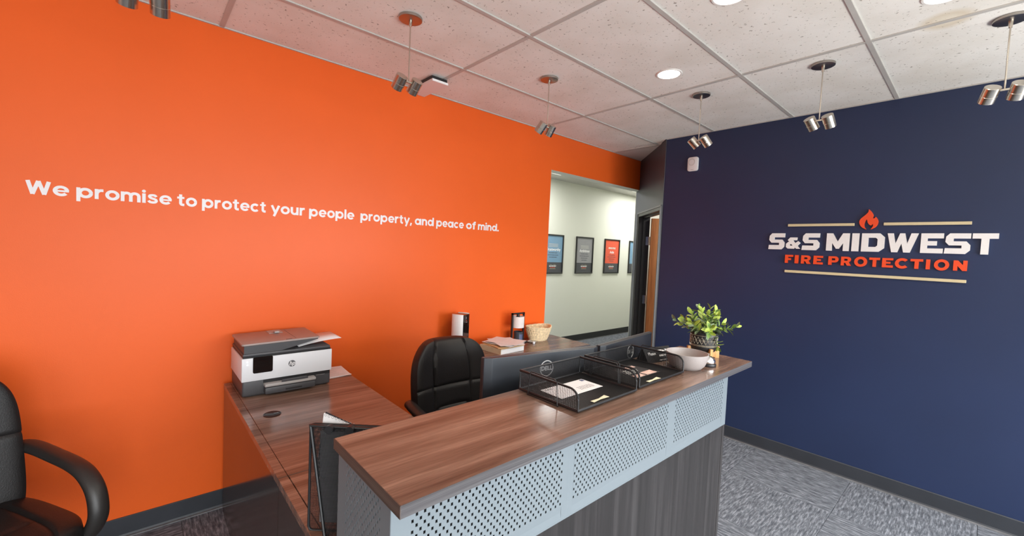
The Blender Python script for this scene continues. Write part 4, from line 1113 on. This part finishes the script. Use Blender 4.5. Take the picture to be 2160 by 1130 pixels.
# papers on the return desk
for k, (dx, dy, rz, lab) in enumerate(((0, 0, 8, 'lower white printed sheet lying on the return desk right of the printer'), (.012, .006, -4, 'upper white printed sheet lying on the return desk right of the printer'))):
    t = thing('paper_sheet', lab, 'paper', (.895 + dx, 2.650 + dy, DZ + .0005 + k * .0022), math.radians(rz), 'papers beside the printer')
    obj('sheet', G().box(-.108, .085, -.1, .115, 0, .0016), 'paper', t)
    g = G()
    for q in range(9): g.box(-.08, .02 + .05 * rnd.random(), -.08 + q * .02, -.077 + q * .02, .0016, .0018)
    obj('print_lines', g, 'p_light', t)

# ------------------------------------------------------------------ mesh file holder on the worktop
RV = Vector((.747, -.664, 0)).normalized(); NV = Vector((-.664, -.747, 0)).normalized()      # NV points to the viewer
fh = thing('file_holder', 'black wire mesh file holder standing behind the counter end', 'holder', (.363, 1.222, DZ))
Hh = .305; Wd = .285
def fp(a, b, z): return RV * a + NV * b + Vector((0, 0, z))
loop = [fp(0, 0, .012), fp(.004, 0, .003), fp(.012, 0, .0), fp(Wd, 0, 0), fp(Wd, 0, Hh), fp(.012, 0, Hh), fp(.004, 0, Hh - .003), fp(0, 0, Hh - .012)]
obj('back_frame', G().tube(loop, .0036, seg=8, closed=True, up=(0.664, .747, 0)), 'blackmetal', fh, True)
g = G(); wires(g, fp(.002, 0, .002), RV * (Wd - .004), Vector((0, 0, Hh - .004)), 90, 100, .0009, .0006); obj('back_mesh', g, 'blackmetal', fh, kind='stuff')
obj('front_frame', G().tube([fp(.062, .035, .004), fp(.006, .012, Hh), fp(Wd, .012, Hh - .002), fp(Wd, .035, .004)], .0042, seg=8, closed=True, up=(0.664, .747, 0)), 'blackmetal', fh, True)
g = G(); wires(g, fp(.006, .012, Hh), fp(.062, .035, .004) - fp(.006, .012, Hh), RV * (Wd - .008), 80, 70, .0012, .0006, lambda a, q: (0, 1 - .2 * q) if a == 'u' else (0, 1)); obj('front_mesh', g, 'blackmetal', fh, kind='stuff')
obj('floor_bar', G().tube([fp(.062, .035, .003), fp(.062, 0, .003)], .003, seg=6).tube([fp(Wd, .035, .003), fp(Wd, 0, .003)], .003, seg=6), 'blackmetal', fh)
for a in (.062, .118):
    obj('round_magnet', G().cyl(fp(a, .013, Hh - .004), fp(a, .028, Hh - .004), .0115, seg=20), 'blackplastic', fh, True)
nb = thing('spiral_notebook', 'white spiral notepad leaning behind the mesh file holder', 'notebook', (.363, 1.222, DZ))
def np_(a, b, z): return RV * a + NV * b + Vector((0, 0, z))
obj('pages', G().slab([np_(.012, -.010, .155), np_(.070, -.006, .085), np_(.215, -.006, .262), np_(.030, -.012, Hh + .026), ][::-1], .004), 'paper', nb)
obj('cover', G().slab([np_(.012, -.014, .155), np_(.215, -.011, .262), np_(.034, -.017, Hh + .029)], .0015), 'blackplastic', nb)
g = G()
for q in range(16):
    s = q / 15; c = np_(.036 + .15 * s, -.010, Hh + .022 - .045 * s)
    g.tube([c + RV * (.003 * math.cos(k * math.pi / 4)) + Vector((0, 0, .0035 * math.sin(k * math.pi / 4))) for k in range(8)], .0005, seg=4, closed=True, up=(0.664, .747, 0))
obj('spiral', g, 'print_ink', nb)
fd = thing('file_folder', 'charcoal folder inside the mesh file holder', 'folder', (.363, 1.222, DZ))
obj('cover', G().slab([fp(.035, .006, .03), fp(.27, .006, .03), fp(.27, .004, Hh - .016), fp(.03, .004, Hh - .016)], .003), 'folder', fd)

# ------------------------------------------------------------------ things on the credenza
t = thing('tower_purifier', 'white tower appliance with a glossy black front strip on the credenza', 'appliance', (1.885, 2.690, DZ), math.radians(30))
def shell(s):
    p = [(s * .052, -.048), (s * .052, .048)] + [(s * (.052 + .026 * math.sin(a)), .048 * math.cos(a)) for a in [i * math.pi / 10 for i in range(1, 10)]]
    return p if s > 0 else p[::-1]
for s in (-1, 1): obj('side_shell', G().prism(shell(s), 0, .300, bev=.002), 'white_plastic', t, True)
obj('front_strip', G().box(-.052, .052, -.052, .050, 0, .296, bev=.002), 'glassy', t)
obj('control_icon', G().box(-.010, -.006, -.0528, -.0518, .262, .278).box(-.012, .012, -.0528, -.0518, .236, .238), 'logo_grey', t)
obj('indicator', G().box(-.003, .003, -.0528, -.0518, .246, .251), 'red_led', t)

# warmer lamp with candle jar
t = thing('warmer_lamp', 'black framed table lamp with a small white drum shade on the credenza', 'lamp', (2.510, 2.705, DZ), math.radians(0))
obj('base', G().box(-.075, .075, -.055, .055, 0, .012, bev=.003), 'blackplastic', t)
obj('frame', G().box(-.075, -.061, -.007, .007, .012, .262).box(.061, .075, -.007, .007, .012, .262).box(-.075, .075, -.007, .007, .250, .262), 'blackmetal', t)
obj('lamp_holder', G().cyl((0, 0, .222), (0, 0, .250), .014, seg=16).cyl((0, 0, .212), (0, 0, .226), .020, seg=16), 'blackplastic', t, True)
obj('shade', G().lathe([(.054, .134), (.056, .134), (.056, .232), (.054, .232), (.054, .136)], 36), 'shade', t, True)
t = thing('candle_jar', 'dark glass candle jar with a blue label under the lamp shade', 'candle', (2.510, 2.695, DZ + .0122))
obj('jar', G().lathe([(0, 0), (.036, 0), (.040, .004), (.040, .084), (.037, .086), (.036, .070), (0, .069)], 36), 'jar', t, True)
g = G(); pts = [(.0404 * math.cos(a), .0404 * math.sin(a)) for a in [math.radians(-115 + i * 7) for i in range(13)]]
for p, q in zip(pts[:-1], pts[1:]): g.quad((p[0], p[1], .012), (q[0], q[1], .012), (q[0], q[1], .066), (p[0], p[1], .066))
obj('label_wrap', g, 'jarlabel', t, True)
# straw basket
t = thing('straw_basket', 'oval woven straw basket at the right end of the credenza', 'basket', (2.745, 2.675, DZ))
K = 12
prof = lambda s: (.092 + .048 * s ** .8, .058 + .030 * s ** .8, .006 + .118 * s)
for k in range(K):
    s = k / (K - 1); rx, ry, z = prof(s); pts = []
    for q in range(44):
        a = 2 * math.pi * q / 44; wob = .0016 * math.sin(q * 3.1 + k * 2.2)
        dip = -.012 * s * max(0, math.cos(a + math.pi / 2 - .5)) ** 6
        pts.append(((rx + wob) * math.cos(a), (ry + wob) * math.sin(a), z + dip + .006 * s * abs(math.cos(a)) + .0012 * math.sin(q * 2.3 + k)))
    obj('coil', G().tube(pts, .0062 if k < K - 1 else .0058, seg=6, closed=True), 'straw', t, True)
obj('bottom', G().lathe([(0, .002), (.092, .002), (.095, .008), (0, .008)], 32, 1, .63), 'straw', t, True)
g = G()
for q in range(30):
    a = 2 * math.pi * q / 30; b0 = prof(.05); b1 = prof(.95)
    g.tube([(b0[0] * math.cos(a) * 1.03, b0[1] * math.sin(a) * 1.03, b0[2]), ((b0[0] + b1[0]) / 2 * 1.07 * math.cos(a + .06), (b0[1] + b1[1]) / 2 * 1.07 * math.sin(a + .06), (b0[2] + b1[2]) / 2), (b1[0] * 1.03 * math.cos(a), b1[1] * 1.03 * math.sin(a), b1[2] - .006)], .0022, seg=5)
obj('weave_stake', g, 'straw', t, kind='stuff')
# small clear lid and white cap beside the basket
t = thing('jar_lid', 'small clear grey lid lying on the credenza before the basket', 'lid', (2.625, 2.635, DZ))
obj('disc', G().lathe([(0, .004), (.036, .004), (.040, .006), (.041, .010), (.038, .010), (.036, .007), (0, .007)], 32), 'p_light', t, True)
t = thing('white_cap', 'tiny white cap beside the lid on the credenza', 'cap', (2.60, 2.585, DZ))
obj('cap_body', G().lathe([(0, 0), (.011, 0), (.012, .002), (.012, .016), (.010, .018), (0, .018)], 20), 'white_print', t, True)
# binder and stack of papers
t = thing('ring_binder', 'white ring binder at the bottom of the paper pile on the credenza', 'binder', (2.215, 2.555, DZ), math.radians(4))
obj('cover', G().box(-.13, .13, -.115, -.111, 0, .040).box(-.13, .13, -.115, .13, 0, .003).box(-.13, .13, -.115, .13, .037, .040), 'white_plastic', t)
obj('pages', G().box(-.115, .125, -.098, .125, .003, .034), 'paper', t)
obj('spine', G().box(-.1315, -.1295, -.115, .13, 0, .040), 'cream', t)
z = DZ + .0405
specs = [('file_folder', 'manila', 3, .004, 'lower manila folder on the white binder', 'folder'), ('file_folder', 'manila', -6, .004, 'upper manila folder on the white binder', 'folder'),
         ('paper_sheet', 'paper', 14, .003, 'loose papers squared on the manila folders', 'paper'), ('paper_sheet', 'paper', -16, .002, 'white sheet turned left in the paper pile', 'paper'), ('paper_sheet', 'paper', 24, .0015, 'top white sheet of the paper pile, turned right', 'paper')]
for k, (nm, m, rz, th, lab, cat) in enumerate(specs):
    t = thing(nm, lab, cat, (2.215 + .010 * k, 2.555 + .008 * (k % 3), z), math.radians(rz), 'pile of papers on the credenza')
    w, d = (.128, .118) if m == 'manila' else (.108, .138)
    obj('sheet', G().box(-w, w, -d, d, 0, th), m, t)
    if m == 'paper':
        g = G()
        for q in range(10): g.box(-.08, -.02 + .10 * rnd.random(), -.10 + q * .02, -.0985 + q * .02, th, th + .0002)
        obj('print_lines', g, 'p_light', t)
    z += th + .0012 + (.004 if k in (1, 2) else 0)
